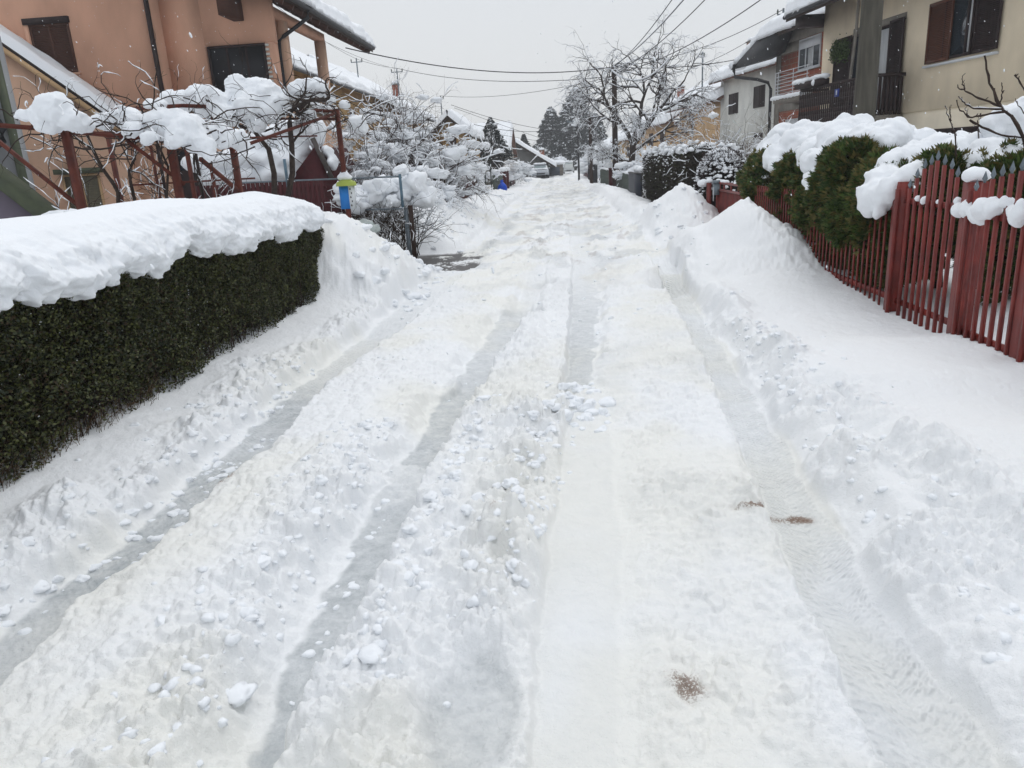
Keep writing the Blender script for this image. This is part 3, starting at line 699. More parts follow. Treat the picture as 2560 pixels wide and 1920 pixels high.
thuja(3.6, 9.2, [(3.3, 9.15, 1.2, .27, .26, .42), (3.3, 8.75, 1.38, .26, .2, .35), (3.35, 9.3, .8, .35, .4, .5), (3.5, 8.7, .8, .3, .45, .55), (3.15, 8.35, .55, .17, .22, .28), (3.25, 8.9, 1.55, .17, .13, .2), (3.2, 8.5, 1.0, .18, .4, .3), (3.22, 9.3, .45, .18, .3, .25), (3.28, 9.2, 1.55, .15, .15, .15)],
      'thuja with two bare green tufts sticking out of its snow by the concrete pole',
      [(3.45, 9.55, 1.70, .24), (3.55, 9.15, 1.74, .22), (3.6, 8.8, 1.75, .17), (4.0, 9.9, 1.72, .30), (4.0, 9.4, 1.70, .28), (3.8, 9.0, 1.78, .22), (4.2, 10.2, 1.74, .2), (4.15, 9.0, 1.66, .24)], 17000, 33)
thuja(3.6, 7.7, [(3.35, 8.0, 1.15, .28, .35, .4), (3.4, 7.7, .75, .28, .35, .45), (3.55, 7.25, 1.25, .26, .25, .35), (3.1, 7.75, .62, .13, .2, .25), (3.15, 7.6, .95, .13, .25, .2), (3.12, 8.05, .4, .12, .2, .2)],
      'thuja buried under the huge overhanging tongue of snow that reaches the broad gate post',
      [(3.9, 7.8, 1.56, .2), (3.9, 8.1, 1.58, .22), (3.8, 8.15, 1.55, .22), (3.6, 8.05, 1.50, .24), (3.4, 7.92, 1.44, .23), (3.2, 7.72, 1.36, .20), (3.06, 7.6, 1.27, .16), (3.0, 7.56, 1.19, .10), (3.07, 7.42, 1.27, .13), (3.12, 7.3, 1.34, .13), (3.25, 7.3, 1.40, .16), (3.4, 7.4, 1.45, .16), (3.6, 7.5, 1.48, .16), (3.02, 7.38, 1.13, .07), (3.7, 7.2, 1.5, .13), (4.2, 8.6, 1.6, .2)], 13000, 34)
thuja(4.0, 6.9, [(4.0, 7.3, 1.1, .3, .4, .5), (3.9, 6.75, .9, .3, .35, .55), (3.95, 7.0, 1.3, .25, .3, .25)],
      'last thuja at the right edge, snow-topped, seen through the arched gate bars',
      [(4.2, 8.2, 1.66, .18), (4.05, 7.75, 1.60, .19), (4.0, 7.4, 1.58, .17), (4.0, 7.1, 1.54, .14), (3.9, 7.0, 1.46, .12), (4.1, 6.7, 1.42, .10), (3.9, 7.35, 1.5, .15)], 9000, 35)
# ------------------------------------------------------------------ houses: shared pieces
def stucco(name, c): return mat(name, tuple(v*1.04 for v in c), tuple(v*.74 for v in c), .9, .9, .5, 110, detail=9, streak=(1, 1, .55))
M_PEACH = stucco('peach_stucco', (.74, .42, .29)); M_PINKLIT = stucco('pink_stucco_snowlit', (.78, .50, .35)); M_OCHRE = stucco('ochre_stucco', (.46, .29, .11))  # pink stucco of the lower walls: bounce light from the snow lightened into its colour
M_CREAM = stucco('cream_stucco', (.80, .69, .52)); M_CREAM2 = stucco('pale_plinth', (.82, .74, .59)); M_GREYW = stucco('grey_white_stucco', (.64, .64, .60)); M_TAN = stucco('tan_stucco', (.60, .40, .22))
M_CEM = mat('bare_cement', (.24, .22, .19), (.17, .155, .135), .9, 3, .4, 60)
M_BROWN = mat('brown_wood', (.085, .032, .018), (.055, .021, .013), .6, 8, .2, 50, streak=(1, 1, 8)); M_DBROWN = mat('dark_brown_wood', (.032, .017, .016), (.02, .012, .012), .6, 8)
M_TILE = mat('roof_tile', (.16, .07, .045), (.10, .05, .035), .8, 6); M_SOFF = mat('soffit', (.055, .035, .026), (.035, .022, .018), .8, 7)
M_LILAC = stucco('lilac_stucco', (.17, .145, .185)); M_GREENT = mat('green_trim', (.085, .10, .06), (.065, .075, .05), .7, 6)
def brick_mat():
    m, N, L, P = newmat('hollow_brick'); tc = N.new('ShaderNodeTexCoord'); mp = N.new('ShaderNodeMapping'); mp.inputs['Rotation'].default_value = (PI/2, 0, 0)
    b = N.new('ShaderNodeTexBrick'); b.inputs['Scale'].default_value = 1; b.inputs['Brick Width'].default_value = .42; b.inputs['Row Height'].default_value = .22
    b.inputs['Mortar Size'].default_value = .012; b.inputs['Color1'].default_value = (.42, .10, .04, 1); b.inputs['Color2'].default_value = (.33, .075, .035, 1); b.inputs['Mortar'].default_value = (.33, .25, .19, 1)
    no = N.new('ShaderNodeTexNoise'); no.inputs['Scale'].default_value = 3; mx = N.new('ShaderNodeMix'); mx.data_type = 'RGBA'; mx.blend_type = 'MULTIPLY'; mx.inputs[0].default_value = .5
    L.new(tc.outputs['Object'], mp.inputs[0]); L.new(mp.outputs[0], b.inputs[0]); L.new(tc.outputs['Object'], no.inputs[0])
    L.new(b.outputs[0], mx.inputs[6]); L.new(no.outputs[0], mx.inputs[7]); L.new(mx.outputs[2], P.inputs['Base Color']); P.inputs['Roughness'].default_value = .9
    return m
M_BRICK = brick_mat()
# each builder works in a wall frame: a along the wall, o outward from it, z up; fr maps it to the thing's local axes
def fbox(mb, fr, a0, a1, o0, o1, z0, z1):
    p, q = fr(a0, o0), fr(a1, o1); mb.box((min(p[0], q[0]), min(p[1], q[1]), z0), (max(p[0], q[0]), max(p[1], q[1]), z1))
def window(t_, fr, a0, a1, z0, z1, mfr=None, shutter=0, sill=True, name='window', mull=1, glass=None, msh=None):
    """frame, glass and sill set in a dark reveal; shutter = 1: closed slatted shutters"""
    mfr = mfr or M_WHITEP; b = MB(); w_ = .06
    for A, B, C, D in ((a0, a1, z0, z0+w_), (a0, a1, z1-w_, z1), (a0, a0+w_, z0+w_, z1-w_), (a1-w_, a1, z0+w_, z1-w_)): fbox(b, fr, A, B, -.02, .045, C, D)
    for k in range(mull): c = a0+(a1-a0)*(k+1)/(mull+1); fbox(b, fr, c-.03, c+.03, -.02, .040, z0+w_, z1-w_)
    f_ = b.build(name, mfr, t_)
    if shutter:
        s_ = MB(); zz = z0+w_+.01
        while zz < z1-w_-.03:
            fbox(s_, fr, a0+w_, a1-w_, .0, .028, zz, zz+.028); zz += .048
        fbox(s_, fr, a0+w_, a1-w_, -.015, .004, z0+w_, z1-w_)
        s_.build('shutter', msh or M_DBROWN, f_)
    else:
        g_ = MB(); fbox(g_, fr, a0+w_, a1-w_, -.01, .012, z0+w_, z1-w_); g_.build('pane', glass or M_GLASS, f_)
    if sill:
        s_ = MB(); fbox(s_, fr, a0-.06, a1+.06, -.01, .10, z0-.05, z0-.002); s_.build('sill', M_WHITEP if sill == 1 else sill, f_)
    return f_
def roof_slab(t_, x_e, z_e, x_r, z_r, y0, y1, th=.22, snow=.34, m=None, swap=False, bulge=0, nm='roof', snow_over=.06):
    """one roof slope from the eave line (x_e, z_e) to the ridge line (x_r, z_r), from y0 to y1 (local; swap exchanges x and y)"""
    b = MB(); s = MB()
    pr_ = [(x_e, z_e-th), (x_e, z_e), (x_r, z_r), (x_r, z_r-th)]
    poly = pr_ if swap else pr_
    b.prism(poly, 0 if swap else 1, y0, y1); r_ = b.build(nm, m or M_SOFF, t_)
    # snow sheet, lumpy with a rounded hem
    n = max(24, int(abs(y1-y0)/.12)); mm = 30; dx = x_r-x_e; dz = z_r-z_e; L_ = math.hypot(dx, dz)
    tt = np.linspace(-snow_over/L_, 1, mm); tt[1:6] = np.linspace(-snow_over/L_*1.3, .25/L_, 5)
    yy = np.linspace(y0-.05, y1+.05, n); Y_, T_ = np.meshgrid(yy, tt, indexing='ij')
    edge = np.minimum(1, np.sqrt(np.clip((T_+snow_over*1.3/L_)*L_/.16, 0, 1)))*np.minimum(1, np.sqrt(np.clip(np.minimum(Y_-y0+.05, y1+.05-Y_)/.16, 0, 1)))
    sd = int(abs(x_e*13+y0*7)) % 97
    th_ = snow*(1+.22*n2(Y_*.9, T_*L_*.9, sd)+.13*n2(Y_*3.3, T_*L_*3, sd+1)+.06*n2(Y_*8, T_*L_*8, sd+2))*edge
    hem = (.07*n2(Y_*2.5, Y_*0, sd+3)+.05*n2(Y_*7, Y_*0, sd+4))*(T_ < .5/L_)
    nx, nz = -dz/L_, dx/L_
    if nz < 0: nx, nz = -nx, -nz
    X_ = x_e+dx*(T_+hem/L_)+nx*(th_+.01)*.35; Z_ = z_e+dz*T_+(th_+.01)
    Z_ = np.where(T_ < 0, Z_-.05*(1-edge), Z_)
    top = np.stack([Y_, X_, Z_] if swap else [X_, Y_, Z_], -1).reshape(-1, 3)
    ix = np.arange(n*mm).reshape(n, mm); s.add(top, np.stack([ix[:-1, :-1], ix[1:, :-1], ix[1:, 1:], ix[:-1, 1:]], -1).reshape(-1, 4))
    s.build('roof_snow', SNOW, r_, smooth=True)
    return r_
def chimney(t_, x, y, z0, z1, w_=.5, m=None):
    b = MB(); b.box((x-w_/2, y-w_/2, z0), (x+w_/2, y+w_/2, z1)); c = b.build('chimney', m or M_BRICK, t_)
    b = MB(); b.box((x-w_/2-.06, y-w_/2-.06, z1), (x+w_/2+.06, y+w_/2+.06, z1+.08)); b.build('chimney_cap', M_CEM, c)
    b = MB(); blobs(b, [(x, y, z1+.16, w_*.6, w_*.6, .16)], 2, .15, 3); b.build('chimney_snow', SNOW, c, smooth=True)

# ------------------------------------------------------------------ left: the tall peach house
def peach_house():
    O = (-12, 24, 0); t_ = thing('house', O, 'tall peach stucco house with brown roller shutter and open corner loggia under a snowy eave', 'house')
    ox, oy = -O[0], -O[1]
    L_ = lambda x, y, z: (x+ox, y+oy, z)
    def bx(mb, x0, x1, y0, y1, z0, z1): mb.box(L_(x0, y0, z0), L_(x1, y1, z1)); return mb
    b = MB(); bx(b, -22, -11.02, 22, 24.4, 3.6, 8.6); bx(b, -22, -13.6, 24.4, 33, 0, 8.2); bx(b, -11.02, -9.86, 22.45, 24.4, 3.9, 8.0)
    bx(b, -9.86, -7.84, 22.45, 22.75, 5.42, 7.2)
    b.build('upper_wall', M_PEACH, t_)
    b = MB(); bx(b, -22, -8.02, 22.6, 28.4, 0, 3.72); b.build('ground_floor_wall', M_PINKLIT, t_)
    b = MB(); bx(b, -11.0, -7.84, 22.35, 28.7, 3.72, 3.92); b.build('terrace_slab', M_CEM, t_)
    b = MB(); blobs(b, [(q_+ox, 22.45+oy+.0, 3.97, .5, .25, .10) for q_ in np.arange(-10.8, -7.9, .4)]+[(-7.98+ox, y+oy, 3.98, .2, .5, .09) for y in np.arange(22.8, 28.6, .5)], 2, .3, 8); b.build('terrace_snow', SNOW, t_, smooth=True)
    fr = lambda y: (lambda a, o: (a+ox, y-o+oy))
    # shuttered window, deep reveal with a dark box head
    w1 = window(t_, fr(22.0), -14.62, -13.46, 4.92, 6.2, M_BROWN, 1, sill=False, msh=M_BROWN)
    b = MB(); bx(b, -14.75, -13.42, 21.90, 22.0, 6.2, 6.36); b.build('shutter_box', M_DBROWN, w1)
    b = MB(); bx(b, -14.75, -14.63, 21.93, 22.0, 4.85, 6.2); bx(b, -14.75, -13.40, 21.93, 22.0, 4.84, 4.9); b.build('reveal', M_PEACH, w1)
    # balcony door
    d_ = window(t_, fr(22.45), -9.8, -8.12, 3.95, 5.40, M_DBROWN, 0, sill=False, name='balcony_door', mull=2, glass=mat('dim_glass', (.012, .011, .012), (.018, .018, .022), .45, 2))
    d2 = MB(); bx(d2, -9.8, -8.12, 22.5, 22.9, 3.92, 5.42); d2.build('doorway', M_CORE, t_)
    b = MB(); bx(b, -8.11, -7.86, 22.43, 22.78, 3.92, 5.42); b.build('door_jamb', M_PEACH, t_)
    b = MB()
    for i in range(12): bx(b, -8.105+i*.0, -8.0, 22.405, 22.425, 4.0+i*.12, 4.06+i*.12)
    b.build('shutter', M_GREYW, t_)
    # loggia posts and head beam
    for y in (23.75, 27.6):
        b = MB(); bx(b, -8.18, -7.88, y-.17, y+.17, 3.92, 6.16); b.build('loggia_post', M_PINKLIT, t_)
    b = MB(); bx(b, -8.16, -7.9, 22.78, 27.78, 6.16, 6.42); b.build('loggia_beam', M_PEACH, t_)
    b = MB(); bx(b, -8.9, -8.6, 21.4, 22.4, 6.0, 6.9); b.build('rafter_end', M_BROWN, t_)
    # roof, gutter and pipes
    r_ = roof_slab(t_, -7.25+ox, 6.62, -13.4+ox, 9.9, 20.9+oy, 32.3+oy, .24, .36)
    b = MB()
    for i in range(14): y = 21.2+i*.82; b.beam(L_(-7.3, y, 6.33), L_(-8.9, y, 7.17), .1, .14)
    b.build('rafters', M_BROWN, r_)
    b = MB(); b.tube([L_(-7.2, 20.9, 6.50), L_(-7.2, 32.2, 6.52)], .075, 8); b.build('gutter', M_BLACK, r_)
    b = MB(); b.tube([L_(-7.2, 23.9, 6.45), L_(-7.22, 23.9, 6.25), L_(-7.45, 23.72, 6.05), L_(-7.9, 23.5, 5.72), L_(-8.05, 23.48, 5.6), L_(-8.07, 23.48, 5.3), L_(-8.07, 23.48, 3.9)], .055, 8)
    b.build('downpipe', M_BLACK, t_, smooth=True)
    b = MB(); b.tube([L_(-11.1, 21.93, 8), L_(-11.1, 21.93, 6), L_(-11.08, 21.93, 3.2)], .07, 8); b.build('downpipe', M_DBROWN, t_, smooth=True)
    # lower window and door beneath the terrace
    window(t_, fr(22.6), -11.35, -10.5, 1.35, 2.72, M_BROWN, 0, sill=False, mull=1)
    window(t_, fr(22.6), -9.75, -9.2, 1.8, 2.7, M_TAN, 0, sill=False, mull=0)
    # annex with its own lean-to roof
    b = MB(); b.prism([(-22+ox, 0), (-12.3+ox, 0), (-12.3+ox, 3.48), (-16.6+ox, 6.86), (-22+ox, 6.86)], 1, 21.4+oy, 22.0+oy); b.build('annex_wall', M_PINKLIT, t_)
    a_ = window(t_, fr(21.4), -14.22, -13.1, .95, 2.14, M_TAN, 1, sill=False, msh=mat('beige_shutter', (.20, .18, .12), (.16, .145, .10), .6, 8))
    b = MB(); bx(b, -14.3, -12.95, 21.15, 21.4, 2.15, 2.29); b.build('hood', M_GREENT, a_)
    sl = (6.86-3.48)/(16.6-12.3); xe = -11.95; ze = 3.48-sl*.35
    roof_slab(t_, xe+ox, ze+.13, -16.7+ox, ze+.13+sl*4.75, 21.15+oy, 21.98+oy, .14, .24, m=M_DBROWN, nm='annex_roof')
    b = MB(); b.beam(L_(xe, 21.13, ze-.06), L_(-16.7, 21.13, ze-.06+sl*4.75), .04, .13); b.build('verge_board', M_TAN, t_)
peach_house()

def left_neighbour():
    t_ = thing('house', (-12, 16, 0), 'pale grey house corner with green edge strip and curved black drainpipe', 'house')
    b = MB(); b.box((-6, -1, 0), (1.20, -.7, 4.7)); b.box((-6, -.7, 0), (-4.0, 4, 4.7)); b.build('wall', stucco('pale_grey_stucco', (.33, .34, .35)), t_)
    b = MB(); b.box((1.13, -1.04, 0), (1.23, -.9, 4.6)); b.build('corner_strip', M_GREENT, t_)
    b = MB(); b.tube([(.98, -1.12, 4.6), (1.0, -1.12, 3.15), (1.12, -1.14, 2.95), (1.10, -1.2, 2.74), (.9, -1.2, 2.62), (.55, -1.15, 2.6)], .085, 8); b.build('drainpipe', M_BLACK, t_, smooth=True)
    t2 = thing('stair_wall', (-9.5, 12.6, 0), 'lilac stair side wall with a sloping grey-green coping behind the hedge', 'wall')
    b = MB(); b.prism([(-3, 0), (1.1, 0), (1.1, .85), (-3, 4.66)], 1, -.1, .2); b.build('wall', M_LILAC, t2)
    b = MB(); b.beam((1.2, 0, .92), (-3, 0, 4.83), .42, .19, up=(0, 0, 1)); b.build('coping', M_GREENT, t2)
left_neighbour()

# ------------------------------------------------------------------ left: vine pergola
def pergola():
    t_ = thing('pergola', (-4.8, 10, 0), 'rusty red steel vine pergola carrying fat cushions of snow behind the hedge', 'pergola')
    for (x, y, z, w_) in ((-5.43, 8.4, 2.36, .095), (-4.56, 9.0, 2.16, .095), (-4.36, 10.3, 2.16, .09), (-3.60, 12.9, 2.78, .09), (-6.6, 11.2, 2.75, .07), (-5.3, 10.9, 2.2, .06), (-4.98, 10.9, 2.0, .05)):
        w_ *= .82; b = MB(); b.box((x-w_/2+4.8, y-w_/2-10, 0), (x+w_/2+4.8, y+w_/2-10, z)); b.build('post', M_RUST, t_)
    def bar(p, q, w_=.06, nm='beam'):
        w_ *= .8; b = MB(); b.beam(p, q, w_, w_); b.build(nm, M_RUST, t_, world=True)
    bar((-7.3, 7.6, 2.62), (-5.4, 8.35, 2.37)); bar((-5.43, 8.4, 2.37), (-4.9, 8.8, 2.28)); bar((-4.98, 8.8, 2.29), (-4.33, 10.35, 2.16)); bar((-6.3, 9.6, 2.42), (-4.3, 9.6, 2.36), .045)
    bar((-4.98, 8.8, 2.26), (-4.50, 9.05, 1.72), .055, 'brace'); bar((-4.44, 9.45, 2.02), (-4.33, 10.6, 1.42), .055, 'brace'); bar((-6.42, 8.5, 2.42), (-5.55, 8.62, 1.50), .05, 'brace')
    bar((-5.6, 8.85, 1.45), (-4.30, 10.6, 1.47), .045, 'rail'); bar((-6.35, 11, 2.80), (-5.3, 11, 2.80)); bar((-5.3, 11, 2.8), (-3.6, 12.9, 2.74)); bar((-5.0, 11.2, 2.62), (-3.62, 12.9, 2.62), .04)
    bar((-4.55, 10.5, 2.3), (-3.9, 12.6, 2.36), .03); bar((-5.6, 9.8, 1.75), (-4.4, 11, 1.75), .03, 'rail'); bar((-4.36, 10.3, 2.14), (-3.6, 12.9, 2.72), .05)
    for k, (x, y) in enumerate(((-5.2, 9.9), (-5.02, 9.9), (-4.9, 9.6), (-5.45, 10.2), (-4.7, 9.9))):
        b = MB(); b.beam((x, y, 1.0), (x, y, 2.25), .03, .03); b.build('upright', M_RUST if k % 2 else M_DBROWN, t_, world=True)
    A = [(-5.25, 8.0, 2.56, .17), (-5.43, 8.1, 2.5, .13), (-5.1, 8.05, 2.44, .13), (-5.35, 8.05, 2.46, .14), (-5.18, 8.3, 2.4, .1), (-5.6, 8.0, 2.5, .07)]
    B = [(-5.61, 9.5, 2.53, .11), (-5.31, 9.5, 2.56, .14), (-4.98, 9.1, 2.45, .12), (-4.83, 8.7, 2.36, .09), (-4.61, 8.6, 2.24, .08), (-5.15, 9.4, 2.5, .13)]
    C = [(-4.62, 9.0, 2.44, .18), (-4.45, 8.95, 2.42, .17), (-4.26, 8.85, 2.33, .19), (-4.31, 8.7, 2.25, .14), (-4.16, 8.85, 2.22, .15), (-4.06, 8.8, 2.13, .10), (-4.02, 8.78, 2.04, .05), (-4.12, 9.3, 2.27, .16), (-4.02, 9.5, 2.25, .14), (-3.95, 9.6, 2.16, .08), (-4.5, 9.3, 2.4, .17)]
    D = [(-5.76, 11.0, 2.84, .07), (-5.62, 11.0, 2.82, .09), (-5.7, 11.5, 2.96, .11), (-5.49, 11.5, 2.91, .16), (-5.30, 11.5, 2.98, .15)]
    E_ = [(-5.05, 11.5, 2.84, .24), (-4.78, 11.7, 3.16, .10), (-4.74, 11.7, 3.0, .19), (-4.58, 11.5, 2.76, .2), (-4.82, 11.35, 2.66, .16), (-4.61, 12.0, 3.10, .13), (-4.45, 11.8, 2.93, .26), (-4.24, 11.8, 2.83, .22), (-4.55, 11.6, 2.80, .24), (-4.36, 11.7, 2.74, .2)]
    G = [(-3.89, 12.3, 3.12, .11), (-3.71, 12.3, 3.07, .13), (-4.0, 12.3, 3.01, .14), (-3.8, 12.35, 2.98, .12), (-3.55, 12.4, 2.9, .07), (-3.35, 12.5, 2.8, .07)]
    K = [(-4.44, 11.5, 2.52, .12), (-4.12, 12.5, 2.48, .14), (-4.21, 12.5, 2.37, .12), (-3.97, 12.5, 2.67, .12), (-3.3, 12.9, 2.55, .12), (-3.2, 12.95, 2.45, .09)]
    for g_ in (A, B, C, D, E_, G, K): snowmass('snow', [(a, b_, c, r*1.25, r*1.25, r*.95) for a, b_, c, r in g_], .02, t_, .06, 7, seed=len(g_))
pergola()
def vines():
    rng = np.random.default_rng(5)
    V = [('gnarled vine stem climbing just right of the first pergola post', [(-5.49, 9.2, 1.0), (-5.49, 9.2, 1.41), (-5.44, 9.2, 1.67), (-5.47, 9.2, 1.76), (-5.59, 9.2, 1.99), (-5.65, 9.2, 2.2), (-5.69, 9.2, 2.4)], .028),
         ('twisting vine stem between the two front pergola posts', [(-5.34, 9.4, 1.0), (-5.37, 9.4, 1.8), (-5.36, 9.4, 1.93), (-5.26, 9.4, 2.06), (-5.19, 9.4, 2.36)], .022),
         ('slim vine stem rising past the second pergola post', [(-4.76, 9.0, 1.0), (-4.76, 9.0, 1.44), (-4.64, 9.0, 1.94), (-4.77, 9.0, 2.39), (-4.86, 9.0, 2.66)], .017),
         ('thick black vine trunk leaning left under the highest snow cushion', [(-4.36, 11.5, 1.0), (-4.34, 11.5, 1.42), (-4.29, 11.5, 1.8), (-4.32, 11.5, 2.16), (-4.48, 11.5, 2.4), (-4.65, 11.5, 2.59), (-4.79, 11.5, 2.72)], .048),
         ('thick crooked vine trunk reaching up right to the tall rusty post', [(-4.26, 11.8, 1.0), (-4.24, 11.8, 1.42), (-4.11, 11.8, 1.79), (-4.06, 11.8, 2.22), (-4.05, 11.8, 2.53), (-3.99, 11.8, 2.72), (-3.68, 11.8, 2.84), (-3.45, 11.9, 2.83)], .05)]
    for i, (lb, pts, r) in enumerate(V):
        P_ = np.array(pts); polys = [(P_, np.linspace(r, r*.6, len(P_)), 0)]
        spec = [(0, 0, 0, 0, 0, 0), (7, .22, -.02, 4, .9, .55), (6, .25, -.07, 4, .9, .55), (4, .3, -.05, 0, 0, 0)]
        for k in range(9 if r > .04 else 6):
            j_ = rng.integers(len(P_)-3 if k > 1 else 1, len(P_)); d = rng.normal(0, 1, 3)*[1, .8, .25]+[0, 0, .15]
            grow(rng, P_[j_], d, rng.uniform(.35, .75), r*.42, 1, spec, polys)
        plant('grape_vine', tuple(P_[0]*[1, 1, 0]), lb, 'vine', polys, rng, M_BARK, 'grape vines on the pergola', dict(base=.006, k=.5, keep=.22, lump=.7), trunk='stem')
    cn = []
    for k in range(150):
        c = [(-5.3, 8.3, 2.42), (-4.5, 9.0, 2.34), (-4.25, 9.2, 2.2), (-5.4, 10.2, 2.5), (-4.9, 11.6, 2.85), (-4.4, 11.8, 2.8), (-3.8, 12.3, 2.9), (-3.3, 12.8, 2.6)][k % 8]
        p = np.array(c)+rng.normal(0, 1, 3)*[.42, .3, .07]; d = rng.normal(0, 1, 3)*[1, .7, .45]
        grow(rng, p, d, rng.uniform(.35, .9), rng.uniform(.005, .011), 0, [(7, .28, -.05, 2, .8, .5), (5, .35, -.06, 0, 0, 0)], cn)
    plant('grape_vine', (-4.6, 10.8, 1.0), 'tangle of thin vine canes woven through all the pergola bars', 'vine', cn, rng, M_BARK, 'grape vines on the pergola', dict(base=.006, k=.5, keep=.15, lump=.7), trunk='canes')
    # tangle of small shrubs behind the hedge
    sh = []
    for k in range(16):
        x = rng.uniform(-7.2, -4.4); y = rng.uniform(9.6, 11.5)
        sh_ = grow(rng, (x, y, .9), (rng.normal(0, .3), 0, 1), .75, .009, 0, [(5, .15, 0, 5, .6, .6), (4, .2, 0, 3, .7, .5), (3, .2, 0, 0, 0, 0)], [])
        sh += sh_
    plant('low_shrub', (-5.6, 10.5, .2), 'low bare snow-dusted twigs under the pergola, just above the hedge snow', 'shrub', sh, rng, M_TWIG, sn=dict(base=.008, k=.5, keep=.3), trunk_levels=1, extra_snow=[(rng.uniform(-7.3, -4.3), rng.uniform(10, 11.6), 1.28+.1*rng.random(), .2, .16, .09) for _ in range(26)])
vines()

# ------------------------------------------------------------------ left: yard things behind the pergola
def yard_left():
    rng = np.random.default_rng(6)
    t_ = thing('garden_shed', (-6.2, 16.9, 0), 'small dark brown garden shed with a steep snow-covered roof behind the vines', 'shed')
    b = MB(); b.prism([(.35, 0), (1.15, 0), (1.15, 1.75), (.93, 2.35), (.35, 1.75)], 1, -.1, 2.5); b.build('gable_wall', M_MAROON, t_)
    b = MB(); b.beam((1.24, -.16, 1.66), (.92, -.16, 2.52), .05, .1); b.build('barge_board', mat('weathered_board', (.10, .085, .08), (.07, .06, .055), .8, 9), t_)
    b = MB(); b.prism([(-2.4, 2.0), (.3, 2.0), (.3, 0), (-2.4, 0)], 1, .1, 2.5); b.build('side_wall', M_DBROWN, t_)
    snowmass('roof_snow', [(x, y, z, .45, .5, .24) for x, y, z in ((-7.9, 16.9, 2.12), (-7.3, 16.9, 2.15), (-6.7, 16.9, 2.16), (-6.1, 16.9, 2.1), (-7.6, 16.9, 1.8), (-6.9, 16.9, 1.78), (-6.2, 16.9, 1.8))]+
             [(x, 17.2, z, .32, .5, .28) for x, z in ((-5.5, 2.55), (-5.7, 2.35), (-5.9, 2.7), (-5.85, 2.0), (-5.95, 2.3), (-6.3, 2.6), (-5.4, 2.72), (-6.6, 2.5))]+[(-5.0, 17.1, 2.0, .1, .3, .16), (-5.08, 17.1, 2.25, .09, .3, .14)], .045, t_, .05, 5)
    t2 = thing('picket_fence', (-5.6, 15.4, 0), 'dark maroon fence boards low behind the vines and beside the shed', 'fence')
    b = MB(); x = -7.5
    while x < -4.75: b.box((x, 15.4, .2), (x+.075, 15.43, 1.66)); x += .095
    b.build('boards', M_MAROON, t2, world=True); b = MB(); b.beam((-7.5, 15.45, 1.5), (-4.72, 15.45, 1.5), .05, .05); b.build('rail', M_MAROON, t2, world=True)
    t3 = thing('pipe_fence', (-4.4, 13.6, 0), 'thin grey-blue steel pipe rail with two posts above the hedge end', 'fence')
    b = MB(); b.tube([(-6.05, 13.6, 1.69), (-4.4, 13.6, 1.665), (-2.77, 13.6, 1.64)], .017, 6); b.build('top_pipe', M_STEEL, t3, world=True)
    for x, z0, z1 in ((-2.79, 1.1, 1.68), (-4.85, .6, 2.05)):
        b = MB(); b.box((x-.022, 13.58, z0), (x+.022, 13.62, z1)); b.build('post', M_BLUEPIPE, t3, world=True)
    # blue and white bird house on the tall post
    t4 = thing('bird_house', (-3.6, 12.98, 1.14), 'tall blue and white bird house with a lime green lid under snow', 'bird house')
    x0, y0 = -3.60, 12.95
    b = MB(); b.box((x0-.10, y0-.12, 1.16), (x0+.055, y0+.06, 1.54)); b.build('blue_front', mat('blue_paint', (.03, .22, .62), (.025, .17, .5), .45, 5), t4, world=True)
    b = MB(); b.box((x0+.057, y0-.118, 1.16), (x0+.125, y0+.06, 1.54)); b.build('white_side', mat('white_paint', (.75, .77, .78), (.65, .68, .7), .5, 5), t4, world=True)
    b = MB()
    for i in range(5): b.box((x0+.08+.02*(i % 2), y0-.123, 1.2+i*.068), (x0+.10+.015*(i % 2), y0-.117, 1.23+i*.068))
    b.build('perch_holes', M_BLACK, t4, world=True)
    b = MB(); b.tube([(x0+.01, y0-.03, 1.54), (x0+.01, y0-.03, 1.60), (x0+.01, y0-.03, 1.66)], [.175, .165, .05], 16); b.build('lid', mat('lime_plastic', (.42, .50, .10), (.34, .42, .08), .5, 4), t4, world=True)
    snowmass('snow_cap', [(x0, y0-.03, 1.68, .13, .13, .075), (x0, y0-.03, 1.74, .07, .07, .05)], .018, t4, .012, 14)
    # chain-link gate, its post and the thicket behind
    t5 = thing('chain_link_gate', (-3.4, 13.9, 0), 'rusty chain-link gate leaf in front of a dark leafless thicket', 'gate')
    b = MB(); b.tube([(-3.85, 13.9, 1.09), (-2.75, 13.9, 1.06)], .016, 6); b.tube([(-3.85, 13.9, 1.09), (-3.85, 13.9, 0)], .016, 6); b.tube([(-2.83, 13.9, 1.06), (-2.83, 13.9, .05)], .016, 6)
    b.build('frame', M_STEEL, t5, world=True)
    b = MB()
    for k in range(44):
        for s_ in (1, -1):
            x = -4.95+k*.05 if s_ > 0 else -3.85+k*.05; a = np.array([x, 13.9+.004*s_, 0.02]); e_ = a+np.array([s_*1.03*.5, 0, 1.03]); 
            # clip to the frame
            t0 = 0 if -3.85 <= a[0] <= -2.85 else ((-3.85-a[0])/(e_[0]-a[0]) if a[0] < -3.85 else (-2.85-a[0])/(e_[0]-a[0]))
            t1 = 1 if -3.85 <= e_[0] <= -2.85 else ((-3.85-a[0])/(e_[0]-a[0]) if e_[0] < -3.85 else (-2.85-a[0])/(e_[0]-a[0]))
            if t0 < 0 or t0 >= 1 or t1 <= t0: continue
            b.tube([a+(e_-a)*t0, a+(e_-a)*min(t1, 1)], .0022, 3)
    b.build('wire_mesh', mat('rusty_wire', (.16, .11, .06), (.10, .07, .05), .7, 6), t5, world=True)
